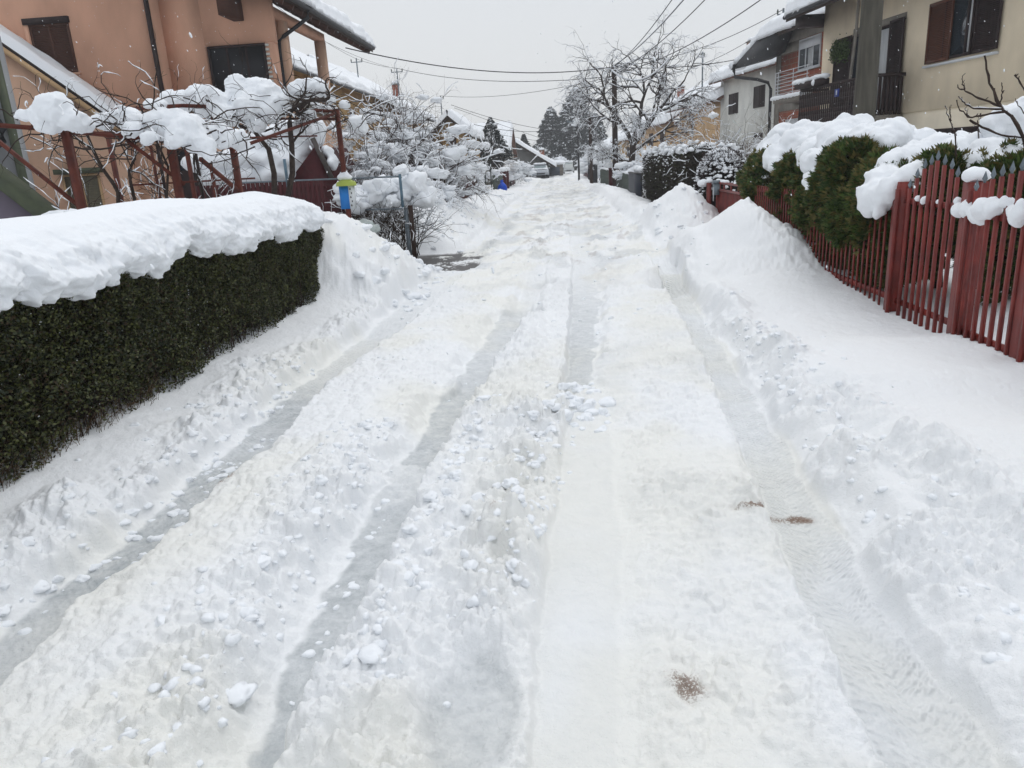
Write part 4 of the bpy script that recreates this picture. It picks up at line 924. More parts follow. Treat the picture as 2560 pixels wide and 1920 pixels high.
    for x, lb, w_ in ((-2.70, 'dark wooden gate post standing in the scraped driveway', .075),):
        t6 = thing('gate_post', (x, 13.85, 0), lb, 'post'); b = MB(); b.box((x-w_/2, 13.8, 0), (x+w_/2, 13.88, 1.12)); b.build('post', M_WOODPOLE, t6, world=True)
        b = MB(); b.box((x-.10, 13.82, .0), (x-.055, 13.87, 1.08)); b.build('steel_angle', M_STEEL, t6, world=True)
    th = []
    for k in range(90):
        x = rng.uniform(-4.0, -2.75); y = rng.uniform(14.1, 14.9)
        grow(rng, (x, y, .1), (rng.normal(0, .3), rng.normal(0, .2), 1), rng.uniform(.7, 1.25), .010, 0, [(5, .25, 0, 5, .8, .5), (4, .35, 0, 2, .8, .5), (3, .3, 0, 0, 0, 0)], th)
    plant('thicket', (-3.4, 14.5, 0), 'dark tangled leafless thicket behind the chain-link gate with snow lumps on top', 'shrub', th, rng, M_BARK, sn=dict(base=.008, k=.6, keep=.25),
          extra_snow=[(rng.uniform(-4, -2.5), rng.uniform(14.0, 15.0), rng.uniform(1.15, 1.5), r_, r_, r_*.75) for r_ in rng.uniform(.09, .22, 34)]+[(-3.35, 14.0, 1.38, .26, .2, .17), (-3.7, 13.9, 1.2, .2, .2, .12), (-2.65, 14.1, 1.5, .22, .22, .2), (-2.5, 14.2, 1.25, .2, .2, .2), (-2.85, 14, 1.72, .12, .12, .09)])
    t7 = thing('plastic_bag', (-3.35, 13.15, .75), 'crumpled translucent plastic bag lying on the snow pile by the gate', 'bag')
    b = MB(); blobs(b, [(-3.38, 13.0, .86, .19, .12, .10), (-3.24, 13.0, .80, .11, .1, .09)], 3, .5, 4); m_, N_, L2, P_ = newmat('clear_plastic')
    P_.inputs['Base Color'].default_value = (.6, .66, .64, 1); P_.inputs['Alpha'].default_value = .6; P_.inputs['Roughness'].default_value = .2; b.build('film', m_, t7, smooth=False, world=True)
yard_left()

# ------------------------------------------------------------------ left: snow-loaded shrubs and trees along the street
SH = [(5, .18, .04, 6, .65, .62), (5, .22, .0, 5, .8, .6), (4, .28, -.04, 4, .85, .6), (3, .3, -.05, 0, 0, 0)]
def snow_tree(x, y, hgt, spread, n, lb, seed, cat='shrub', group='snow-laden shrubs along the left side', mt=None, r=.02, base=.02, blobsn=20, name='snowy_shrub', bs=(.07, .2), keep=.2, sy=None, low=.3):
    blobsn = int(blobsn*1.5); base *= .6
    rng = np.random.default_rng(seed); po = []
    for k in range(n):
        a = rng.uniform(0, 2*PI); rr = spread*.35*rng.random()**.5
        d = (math.cos(a)*rng.uniform(.1, .9)*spread/hgt, math.sin(a)*rng.uniform(.1, .9)*(sy or spread)/hgt, 1)
        grow(rng, (x+rr*math.cos(a), y+rr*math.sin(a), 0.1), d, hgt*rng.uniform(.36, .56), r*rng.uniform(.6, 1.2), 0, SH, po)
    top = np.array([p[0][len(p[0])//2+q_] for p in po if p[2] in (1, 2) for q_ in (0, 1) if p[0][-1][2] > hgt*low]); ex = []
    if len(top):
        for i in rng.integers(0, len(top), blobsn):
            s_ = rng.uniform(bs[0]*.4, bs[1]*.8)*rng.uniform(.5, 1); ex.append((*top[i], s_*1.5, s_*1.2, s_*.7))
    return plant(name, (x, y, 0), lb, cat, po, rng, mt or M_TWIG, group, dict(base=base, k=.7, keep=keep), extra_snow=ex)
snow_tree(-5.6, 19.5, 2.7, 1.6, 10, 'broad twiggy shrub heaped with snow in front of the white-covered shed', 41, blobsn=110, bs=(.12, .26), base=.03)
snow_tree(-4.3, 18.2, 3.5, 1.1, 9, 'tall thin-twigged shrub rising beside the pergola post before the ochre house', 42, blobsn=30, base=.02)
snow_tree(-4.4, 21.5, 4.8, 2.3, 14, 'dense dark-twigged tree bowed by snow, its arching tip reaching towards the road', 43, 'tree', blobsn=90, bs=(.12, .3), r=.035, base=.028, name='snowy_tree')
snow_tree(-3.5, 17.5, 1.75, .9, 12, 'rounded snow mound shrub spilling over the fence right of the gate thicket', 44, blobsn=90, bs=(.09, .22), base=.03)
snow_tree(-3.35, 20, 1.7, .8, 12, 'snow-plastered shrub hanging over the maroon fence, left of its bare panel', 45, blobsn=100, bs=(.1, .24), base=.03)
snow_tree(-3.6, 22.8, 1.9, .8, 10, 'tan-leaved shrub with snow tufts just above the maroon fence panel', 46, mt=M_TWIG2, blobsn=60, bs=(.08, .2), base=.03)
snow_tree(-5.2, 27, 4.6, 2.2, 11, 'brown twiggy thicket with snow lumps left of the garden trellis', 47, mt=M_TWIG2, blobsn=70, bs=(.12, .3), base=.03)
snow_tree(-4.2, 32, 2.6, 1.5, 9, 'wide shrub under a flat quilt of snow next to the trellis arch', 48, blobsn=90, bs=(.15, .35), base=.035, mt=M_TWIG2)
snow_tree(-3.2, 30.2, 1.2, .6, 9, 'small snow-speckled shrub between the maroon panel and the green gate', 49, blobsn=24, bs=(.06, .15), mt=M_TWIG2)
snow_tree(-5.4, 40, 2.7, 2.0, 9, 'brown hedge-like shrub behind the trellis below the white roof', 50, mt=M_TWIG2, blobsn=60, bs=(.15, .35), base=.04)
snow_tree(-3.3, 52, 2.3, 1.2, 9, 'drooping snow-white shrub leaning over the far maroon fence end', 51, blobsn=70, bs=(.15, .35), base=.045)
snow_tree(-4.4, 66, 2.6, 1.6, 9, 'tan bare shrub in front of the grey gabled house', 52, mt=M_TWIG2, blobsn=30, bs=(.15, .3), base=.04)
snow_tree(-3.6, 72, 2.2, 1.5, 8, 'round dark green bush with a snow cap left of the white car', 53, mt=M_DARKHEDGE, blobsn=40, bs=(.25, .5), base=.05)
snow_tree(-6.2, 35, 3.6, 2.2, 10, 'tan hedge shrub in front of the small gabled house', 54, mt=M_TWIG2, blobsn=40, bs=(.15, .3), base=.035)

def fences_left():
    t_ = thing('board_fence', (-3.25, 23, 0), 'low maroon board fence panel standing in snow between two white shrubs', 'fence')
    b = MB(); y = 18.5
    while y < 29.0: b.box((-3.27, y, .1), (-3.24, y+.12, 1.15)); y += .15
    b.build('boards', M_MAROON, t_, world=True); b = MB(); b.beam((-3.3, 18.5, 1.0), (-3.3, 29.1, 1.0), .05, .06); b.beam((-3.3, 18.5, .35), (-3.3, 29.1, .35), .05, .06); b.build('rails', M_MAROON, t_, world=True)
    t2 = thing('wicket_gate', (-3.3, 31, 0), 'bright maroon wooden wicket behind a snow-speckled shrub', 'gate')
    b = MB(); y = 29.6
    while y < 33: b.box((-3.4, y, .1), (-3.36, y+.07, 1.1)); y += .16
    b.build('pickets', M_MAROON, t2, world=True); b = MB(); b.beam((-3.4, 29.5, 1.12), (-3.4, 33.2, 1.12), .08, .1); b.build('top_rail', M_MAROON, t2, world=True)
    t3 = thing('slat_gate', (-3.1, 40, 0), 'grey-green slatted gate standing behind the blue bag', 'gate')
    b = MB(); y = 38.5
    while y < 44.5: b.box((-3.14, y, .1), (-3.11, y+.13, 1.15)); y += .24
    b.build('slats', M_GREENP, t3, world=True); b = MB(); b.beam((-3.12, 38.4, .95), (-3.12, 44.6, .95), .05, .06); b.build('rail', M_GREENP, t3, world=True)
    b = MB(); b.box((-3.2, 38.2, .0), (-3.06, 38.4, 1.25)); b.build('post', M_GREENP, t3, world=True)
    for y, lb in ((45.2, 'red brick gate pillar with a snow cap right of the slatted gate'), (47.5, 'further red brick pillar in the same maroon fence')):
        t4 = thing('gate_pillar', (-3.1, y, 0), lb, 'pillar'); b = MB(); b.box((-3.3, y-.2, 0), (-2.95, y+.2, 1.35)); b.build('shaft', M_MAROON, t4, world=True)
        b = MB(); blobs(b, [(-3.12, y, 1.45, .28, .3, .16)], 2, .2, 3); b.build('snow_cap', SNOW, t4, smooth=True, world=True)
    t5 = thing('board_fence', (-3.15, 53, 0), 'far maroon fence stretch running towards the parked car', 'fence')
    b = MB(); y = 48
    while y < 58: b.box((-3.2, y, .1), (-3.16, y+.16, 1.15)); y += .22
    b.build('boards', M_MAROON, t5, world=True)
    # trellis arch
    t6 = thing('trellis_arch', (-3.6, 36, 0), 'tall dark green metal trellis arch with snow along its top', 'trellis')
    b = MB()
    for x, y in ((-3.9, 34.5), (-3.2, 34.5), (-3.9, 37.5), (-3.2, 37.5)): b.tube([(x, y, 0), (x, y, 2.55)], .028, 4)
    for z in (1.0, 1.5, 2.0, 2.5):
        b.tube([(-3.9, 34.5, z), (-3.2, 34.5, z)], .018, 4); b.tube([(-3.9, 34.5, z), (-3.9, 37.5, z)], .018, 4); b.tube([(-3.2, 34.5, z), (-3.2, 37.5, z)], .018, 4)
    for x in (-3.7, -3.55, -3.4): b.tube([(x, 34.5, 2.5), (x, 37.5, 2.5)], .015, 4)
    b.build('frame', mat('dark_green_metal', (.03, .045, .035), (.04, .055, .045), .6, 5), t6, world=True)
    snowmass('snow', [(-3.7, 35.5, 2.65, .35, .8, .16), (-3.35, 36.7, 2.62, .3, .7, .18), (-3.2, 34.6, 2.6, .2, .2, .16), (-4.1, 35, 2.6, .3, .6, .2), (-4.5, 35.6, 2.45, .5, .8, .25)], .06, t6, .05, 4)
    # blue bag
    t7 = thing('refuse_bag', (-2.88, 39.6, .1), 'bright blue plastic bag knotted at the top, standing in the snow', 'bag')
    v0, f0 = ICO[3]; vv = v0.copy(); k = 1-.45*sm(vv[:, 2], .3, 1); vv[:, 0] *= k; vv[:, 1] *= k; vv *= 1+.1*fbm3(v0*2.5, 1, 3, 2)[:, None]
    b = MB(); b.add(vv*[.25, .24, .33]+[-2.80, 39.3, .56], f0); b.build('sack', mat('blue_plastic', (.01, .09, .62), (.008, .06, .45), .3, 5), t7, smooth=True, world=True)
    b = MB(); blobs(b, [(-2.82, 39.3, .9, .08, .06, .09)], 2, .4, 3); b.build('knot', MATS['blue_plastic'], t7, world=True)
fences_left()

# ------------------------------------------------------------------ left: the houses behind
def side_house(name_lb, xw, y0, y1, zw, mw, slope_w, slope_h, eave=.7, zf=0, gable=True, snow=.34, depth=None, win=(), chims=(), group=None, rlb=None, mroof=None, over=.8):
    """house on the left with its eave along the street at x = xw"""
    t_ = thing('house', (xw-4, (y0+y1)/2, 0), name_lb, 'house'); ox, oy = 4-xw, -(y0+y1)/2
    b = MB(); dp = depth or slope_w
    poly = [(xw+ox, zf), (xw+ox, zw), (xw-dp/1+ox, zw+slope_h*dp/slope_w), (xw-2*dp+ox, zw), (xw-2*dp+ox, zf)]
    b.prism(poly, 1, y0+oy, y1+oy); b.build('wall', mw, t_)
    k = slope_h/slope_w
    r_ = roof_slab(t_, xw+eave+ox, zw-eave*k+.24, xw-dp+ox, zw+dp*k+.24, y0-over+oy, y1+over+oy, .2, snow, m=mroof or M_SOFF)
    r2 = roof_slab(t_, xw-2*dp-eave+ox, zw-eave*k+.24, xw-dp-.01+ox, zw+dp*k+.235, y0-over+oy, y1+over+oy, .2, snow, m=mroof or M_SOFF)
    b = MB(); b.tube([(xw+eave+.06+ox, y0-over+oy, zw-eave*k+.12), (xw+eave+.06+ox, y1+over+oy, zw-eave*k+.12)], .07, 6); b.build('gutter', M_BLACK, r_)
    fr = lambda a, o: (xw+o+ox, a+oy)
    for (a0, a1, z0, z1, s_) in win: window(t_, fr, a0, a1, z0, z1, M_BROWN if s_ else M_WHITEP, s_)
    for (cx, cy, z0, z1) in chims: chimney(t_, cx+ox, cy+oy, z0, z1)
    return t_
side_house('long ochre house with a straight snow roof behind the loggia posts', -12.1, 33.4, 52.5, 6.50, M_OCHRE, 5.5, 3.0, .5, win=((46, 47.1, 3.9, 5.4, 1), (39, 40.2, 3.9, 5.4, 1)), over=.5, mroof=M_OCHRE)
side_house('second ochre-brown house whose snow roof continues behind the first', -11.7, 55, 70, 6.15, M_TAN, 5, 3.0, .9, chims=((-13.2, 66, 7.4, 8.6),), win=((58, 59, 3.4, 4.9, 1), (64, 65, 3.4, 4.9, 1)))
def gable_x(lb, x0, x1, y0, y1, zw, zr, mw, snow=.42):
    """house whose ridge runs across the view, one broad roof slope facing back along the street"""
    xm, ym = (x0+x1)/2, (y0+y1)/2; t_ = thing('house', (xm, y0, 0), lb, 'house'); b = MB()
    b.prism([(0, 0), (y1-y0, 0), (y1-y0, zw), (ym-y0, zr), (0, zw)], 0, x0-xm, x1-xm); b.build('wall', mw, t_)
    k = (zr-zw)/(ym-y0)
    roof_slab(t_, -.6, zw-.6*k+.2, ym-y0, zr+.2, x0-xm-.3, x1-xm+.3, .18, snow, swap=True, m=M_TILE)
    roof_slab(t_, y1-y0+.6, zw-.6*k+.2, ym-y0+.01, zr+.195, x0-xm-.3, x1-xm+.3, .18, snow, swap=True, m=M_TILE)
    fr = lambda a, o: (a, -o)
    window(t_, fr, 1.0, 2.0, 1.2, 2.2, M_BROWN, 1); chimney(t_, -1.2, 2.6, 3.2, 4.9, .4, M_CEM)
    return t_
def gable_house_street(lb, x0, x1, y0, y1, zw, zr, mw, snow=.35, win=(), chims=(), ov=.5):
    """house whose gable looks back along the street; ridge runs along y"""
    xm = (x0+x1)/2; t_ = thing('house', (xm, y0, 0), lb, 'house')
    b = MB(); b.prism([(x0-xm, 0), (x1-xm, 0), (x1-xm, zw), (0, zr), (x0-xm, zw)], 1, 0, y1-y0); b.build('wall', mw, t_)
    k = (zr-zw)/((x1-x0)/2)
    for s_, nm in ((1, 'roof'), (-1, 'roof')):
        xe = (x1-xm+ov)*s_; roof_slab(t_, xe, zw-ov*k+.2, 0+.005*s_, zr+.2, -ov, y1-y0+ov, .16, snow)
    fr = lambda a, o: (a-xm, -o)
    for (a0, a1, z0, z1, s_) in win: window(t_, fr, a0, a1, z0, z1, M_BROWN if s_ else M_WHITEP, s_)
    for cx, cy, z0, z1 in chims: chimney(t_, cx-xm, cy-y0, z0, z1)
    return t_
# ------------------------------------------------------------------ right: the houses set at a slight angle to the street
ANG = math.atan2(.988, -.155)
IDF = lambda a, o: (a, o)
def R_house(A, lb): return thing('house', (A[0], A[1], 0), lb, 'house', None, ANG)
def slat_shutter(t_, a0, a1, o0, z0, z1, m, nm='shutter', ang=0):
    """louvred leaf standing at (a0..a1) on the wall, offset o0"""
    b = MB(); th = .035
    b.box((a0, o0, z0), (a0+.055, o0+th, z1)); b.box((a1-.055, o0, z0), (a1, o0+th, z1)); b.box((a0+.055, o0, z0), (a1-.055, o0+th, z0+.07)); b.box((a0+.055, o0, z1-.07), (a1-.055, o0+th, z1))
    zz = z0+.08
    while zz < z1-.1:
        b.add([(a0+.055, o0+.004, zz+.03), (a1-.055, o0+.004, zz+.03), (a1-.055, o0+th-.006, zz), (a0+.055, o0+th-.006, zz)], [(0, 1, 2, 3)]); zz += .043
    b.box((a0+.05, o0+.001, z0+.05), (a1-.05, o0+.003, z1-.05))
    s_ = b.build(nm, m, t_); return s_
def hinge_leaf(t_, a, w_, z0, z1, m, open_out=True):
    """louvred leaf hinged at a and standing straight out from the wall"""
    b = MB(); b.box((a, .01, z0), (a+.035, .01+.05, z1)); b.box((a, w_-.05, z0), (a+.035, w_, z1)); b.box((a+.002, .06, z0), (a+.033, w_-.05, z0+.07)); b.box((a+.002, .06, z1-.07), (a+.033, w_-.05, z1))
    zz = z0+.08
    while zz < z1-.1:
        b.add([(a+.004, .06, zz+.03), (a+.004, w_-.05, zz+.03), (a+.030, w_-.05, zz), (a+.030, .06, zz)], [(0, 1, 2, 3)]); zz += .043
    b.box((a+.013, .06, z0+.05), (a+.017, w_-.05, z1-.05)); return b.build('shutter', m, t_)
M_REDWOOD = mat('red_brown_wood', (.115, .04, .02), (.075, .028, .016), .5, 7, streak=(1, 1, 6))
M_CURT = mat('curtain', (.55, .56, .56), (.35, .37, .39), .8, 4, streak=(9, 9, .2))
def cream_house():
    t_ = R_house((10.4, 19), 'large cream stucco house with open brown louvred shutters and a wooden balcony')
    b = MB(); b.box((-7, -9, 2.52), (8.67, 0, 6.32)); b.build('upper_wall', M_CREAM, t_)
    b = MB(); b.box((-7, -9, 0), (8.66, -.03, 2.52)); b.build('plinth', M_CREAM2, t_)
    # upper window
    f_ = window(t_, IDF, .62, 2.35, 3.70, 5.12, M_DBROWN, 0, sill=False, mull=1)
    b = MB(); b.box((.3, -.02, 3.585), (2.98, .12, 3.64)); b.build('sill', M_WHITEP, f_)
    b = MB(); b.box((1.1, .013, 3.78), (1.42, .018, 5.05)); b.build('curtain', M_CURT, f_)
    slat_shutter(t_, 2.02, 2.98, .035, 3.68, 5.14, M_REDWOOD); slat_shutter(t_, .30, 1.16, .05, 3.70, 5.14, M_DBROWN)
    hinge_leaf(t_, 1.18, .12, 3.70, 5.12, M_DBROWN)
    # balcony door
    b = MB(); b.box((4.05, -.01, 4.98), (6.75, .02, 5.16)); b.build('lintel', M_CEM, t_)
    d_ = window(t_, IDF, 4.72, 6.72, 2.62, 4.97, M_DBROWN, 0, sill=False, mull=2, name='balcony_door')
    b = MB(); b.box((4.8, .013, 2.7), (5.22, .02, 4.88)); b.box((5.45, .013, 2.7), (5.62, .02, 4.88)); b.build('curtain', M_CURT, d_)
    slat_shutter(t_, 6.76, 7.78, .04, 2.62, 5.0, M_DBROWN); slat_shutter(t_, 4.02, 4.70, .06, 2.62, 5.04, M_DBROWN)
    # a green wreath on the shutter
    rng = np.random.default_rng(9); mb = MB(); n = 1500; P_ = np.c_[rng.uniform(6.75, 7.8, n), .09+rng.uniform(0, .12, n), 4.62+rng.normal(0, .14, n)]
    scatter_cards(mb, P_, rnd_dirs(rng, n), rnd_dirs(rng, n), rng.uniform(.05, .1, n), rng.uniform(.03, .05, n)); mb.build('hanging_ivy', M_THUJA, t_)
    # balcony
    b = MB(); b.box((3.85, 0.0, 2.30), (8.2, .95, 2.50)); bal = b.build('balcony_slab', M_CEM, t_)
    r = MB(); r.beam((3.88, .92, 3.55), (8.17, .92, 3.55), .06, .09); r.beam((3.88, .92, 2.66), (8.17, .92, 2.66), .04, .07); r.beam((3.88, 0, 3.55), (3.88, .92, 3.55), .06, .09); r.beam((8.17, 0, 3.55), (8.17, .92, 3.55), .06, .09)
    r.build('handrail', M_DBROWN, bal)
    r = MB(); a = 3.9
    while a < 8.2:
        zz = np.linspace(2.48, 3.52, 9); w_ = .042+.014*np.sin(np.linspace(0, 4*PI, 9))
        for i in range(8): r.box((a-w_[i], .945, zz[i]), (a+w_[i], .965, zz[i+1]))
        a += .125
    o_ = .06
    while o_ < .92: r.box((3.865, o_, 2.48), (3.885, o_+.08, 3.52)); o_ += .125
    r.build('balusters', M_DBROWN, bal)
    b = MB(); b.box((5.6, .97, 3.16), (5.85, .985, 3.38)); hn = b.build('house_number', mat('blue_enamel', (.02, .05, .28), (.02, .04, .22), .3, 4), bal)
    b = MB(); b.box((5.70, .985, 3.21), (5.76, .99, 3.34)); b.build('digit', M_WHITEP, hn)
    b = MB(); b.box((6.6, .78, 3.6), (8.3, 1.1, 3.78)); pl_ = b.build('planter', M_DBROWN, bal)
    snowmass('snow', [(a, .92, 3.84, .2, .2, .09) for a in (6.7, 6.95, 7.2)]+[(a, .95, 3.82, .22, .22, .10) for a in (7.7, 7.95, 8.2, 8.35)]+[(7.0, 1.08, 3.7, .09, .07, .1)], .035, pl_, .03, 8, world=False)
    # lower window
    window(t_, IDF, .62, 2.66, .8, 2.02, M_DBROWN, 1, sill=False); window(t_, IDF, 3.9, 4.7, .9, 2.03, M_DBROWN, 1, sill=False)
    # roof
    r_ = roof_slab(t_, .95, 6.06, -5, 9.0, -7.5, 9.5, .2, .40, swap=True)
    b = MB(); b.tube([(-7.5, 1.02, 5.98), (9.45, 1.02, 6.0)], .075, 8); b.build('gutter', M_BLACK, r_)
    b = MB(); b.box((8.67, -.6, 5.6), (9.2, .75, 5.95)); b.build('eave_box', M_DBROWN, r_)
cream_house()
def brick_house():
    t_ = R_house((11.2, 31), 'unplastered red hollow-brick house with white windows and a bare concrete balcony')
    b = MB(); b.box((-1.5, -8, 0), (6.3, 0, 6.75)); b.build('brick_wall', M_BRICK, t_)
    b = MB()
    for lo, hi in (((5.85, 0, 0), (6.32, .03, 6.7)), ((-1.5, 0, 3.35), (5.85, .03, 3.68)), ((-1.5, 0, 6.15), (5.85, .03, 6.7)), ((4.1, 0, 5.75), (5.85, .028, 6.15))): b.box(lo, hi)
    b.build('concrete_frame', M_CEM, t_)
    f_ = window(t_, IDF, 2.25, 4.12, 4.90, 6.12, M_WHITEP, 0, mull=2)
    b = MB(); b.box((2.31, .013, 5.72), (4.06, .045, 6.06)); b.build('shutter_box', M_WHITEP, f_)
    b = MB(); b.box((2.9, .013, 4.96), (3.3, .02, 5.7)); b.build('curtain', M_CURT, f_)
    f_ = window(t_, IDF, 3.05, 5.08, 1.9, 2.98, M_WHITEP, 0, mull=1)
    b = MB(); b.box((3.11, .013, 2.55), (5.02, .045, 2.92)); b.build('shutter_box', M_WHITEP, f_)
    b = MB(); b.box((1.2, 0, 3.62), (4.3, 1.0, 3.80)); bal = b.build('balcony_slab', M_CEM, t_)
    b = MB(); blobs(b, [(a, .9, 3.84, .22, .2, .10) for a in np.arange(1.4, 4.4, .3)], 2, .3, 4); b.build('balcony_snow', SNOW, bal, smooth=True)
    r = MB()
    for z in (3.98, 4.12, 4.26, 4.40, 4.54, 4.68, 4.86): r.tube([(1.25, .95, z), (4.25, .95, z), (4.25, .0, z)], .014, 4)
    for a in (4.25, 4.0, 2.6, 1.4): r.tube([(a, .95, 3.78), (a, .95, 4.88)], .02, 4)
    r.build('railing', M_WHITEP, bal)
    r_ = roof_slab(t_, .9, 6.55, -4.5, 9.4, -1.6, 6.6, .2, .42, swap=True)
    # tarred black verge sheet hanging from the roof end, with its own snow
    b = MB()
    V_ = [(9.5, 5.60), (6.4, 6.50), (4.3, 6.42), (5.0, 5.66), (6.3, 5.55)]
    b.prism(V_, 1, .35, .95) if False else None
    q0 = [(a_, .95, z) for a_, z in V_]; q1 = [(a_, .25, z+.12) for a_, z in V_]; n_ = len(V_)
    b.v.append(np.array(q0+q1, float)); b.n += 2*n_; b.f.append(('ng', list(range(n_)))); b.f.append(('ng', [n_+i for i in reversed(range(n_))])); b.f.append(np.array([(i, i+n_, (i+1) % n_+n_, (i+1) % n_) for i in range(n_)]))
    b.build('tarred_verge', M_BLACK, t_)
    snowmass('roof_snow', [(6.4+3.1*k/9, .6, 6.66-.88*k/9, .34, .42, .24) for k in range(10)]+[(6.8, .3, 6.75, .4, .4, .3), (7.8, .3, 6.5, .4, .4, .3)], .07, t_, .07, 4, world=False)
    b = MB(); b.tube([(8.9, 1.0, 5.8), (8.9, 1.0, 5.5), (8.7, 1.0, 5.2), (7.0, .6, 4.9), (6.5, .3, 4.7), (6.4, .2, 4.4), (6.4, .2, 0)], .075, 8); b.build('downpipe', M_BLACK, t_, smooth=True)
brick_house()
def white_house():
    t_ = R_house((12.4, 42), 'plain grey-white stucco house with small closed brown shutters')
    b = MB(); b.box((0.5, -8, 0), (10.2, 0, 6.15)); b.build('wall', M_GREYW, t_)
    window(t_, IDF, 7.25, 8.72, 3.98, 5.18, M_DBROWN, 1, sill=False); window(t_, IDF, 3.38, 4.90, 4.08, 5.25, M_DBROWN, 1, sill=False); window(t_, IDF, 3.5, 4.65, 1.7, 2.68, M_DBROWN, 1, sill=False)
    roof_slab(t_, .45, 6.15, -4.5, 8.7, .2, 11.2, .16, .42, swap=True, m=M_TILE)
    chimney(t_, 10.6, -2.2, 6.5, 8.4, .6)
white_house()
def tan_house():
    t_ = R_house((11.1, 51), 'tan plastered house with a low snowy tile roof beyond the white house')
    b = MB(); b.box((1.0, -8, 0), (6.7, 0, 5.35)); b.box((6.7, -8, 0), (11.5, -.5, 4.9)); b.build('wall', M_TAN, t_)
    window(t_, IDF, 7.0, 8.5, 2.6, 4.45, M_DBROWN, 0, sill=False) if False else None
    fr = lambda a, o: (a, o-.5)
    window(t_, fr, 7.0, 8.5, 3.0, 4.4, M_BROWN, 0, sill=False)
    roof_slab(t_, .5, 5.05, -4.2, 7.4, .6, 12.0, .16, .42, swap=True, m=M_TILE)
tan_house()
def far_right_houses():
    def hs(A, lb, w1, z1, m, zr, win=(), ch=()):
        t_ = R_house(A, lb); b = MB(); b.box((0, -8, 0), (w1, 0, z1)); b.build('wall', m, t_)
        for q in win: window(t_, IDF, *q, M_BROWN, 1, sill=False)
        roof_slab(t_, .5, z1-.05, -4, zr, -.6, w1+.6, .16, .42, swap=True, m=M_TILE)
        for c in ch: chimney(t_, *c)
    hs((9.6, 66), 'orange-tan house seen through the big bare tree', 9, 4.4, M_TAN, 7.0, ((1.5, 2.8, 2.6, 3.7), (5, 6.2, 2.6, 3.7)), ((5, -2.5, 6.2, 7.4),))
    hs((8.3, 80), 'small ochre house low behind the big bare tree trunk', 9, 3.6, M_OCHRE, 6.0, ((3, 4.2, 1.8, 2.8),))
    hs((7.4, 94), 'distant pale house right of the dark spruces', 10, 3.0, M_GREYW, 5.3)
far_right_houses()
gable_house_street('yellowish gabled house with dark verge peeking over the left shrubs', -7.3, -5.2, 46, 53, 3.55, 4.45, M_OCHRE, win=((-6.3, -5.85, 3.0, 3.6, 1),), ov=.3)
gable_x('house under one broad smooth white roof slope behind the small spruce', -8.6, -3.8, 60, 70, 2.5, 4.5, M_GREYW)
gable_house_street('grey gabled house whose long white roof slopes down towards the parked car', -8.4, -.9, 84, 94, 1.55, 4.0, stucco('grey_gable', (.20, .20, .19)), chims=((-1.5, 85.2, 1.2, 2.95),), ov=.8)
def spire():
    t_ = thing('turret_roof', (-4.4, 76, 0), 'slender dark red pointed turret roof above the shrubs', 'turret')
    b = MB(); b.tube([(0, 0, 2.9), (0, 0, 3.6), (0, 0, 5.2)], [.42, .2, .015], 4); b.build('spire', M_MAROON, t_)
    b = MB(); b.box((-.28, -.28, 0), (.28, .28, 2.9)); b.build('shaft', M_BRICK, t_)
spire()
def garage():
    t_ = thing('garage', (-.5, 91, 0), 'low grey garage with dark door across the street end', 'garage')
    b = MB(); b.prism([(-1.3, 0), (1.3, 0), (1.3, 1.5), (-1.3, 1.3)], 1, 0, 4); b.build('wall', M_CEM, t_)
    b = MB(); b.box((-.9, -.04, .1), (.9, -.005, 1.08)); b.build('door', mat('blue_grey_door', (.09, .11, .14), (.07, .085, .11), .6, 5), t_)
    snowmass('roof_snow', [(x, y, 1.55, .6, .8, .28) for x in (-1.1, -.4, .3, 1.0) for y in (.3, 1.5, 3)], .12, t_, .06, 3, world=False)
garage()

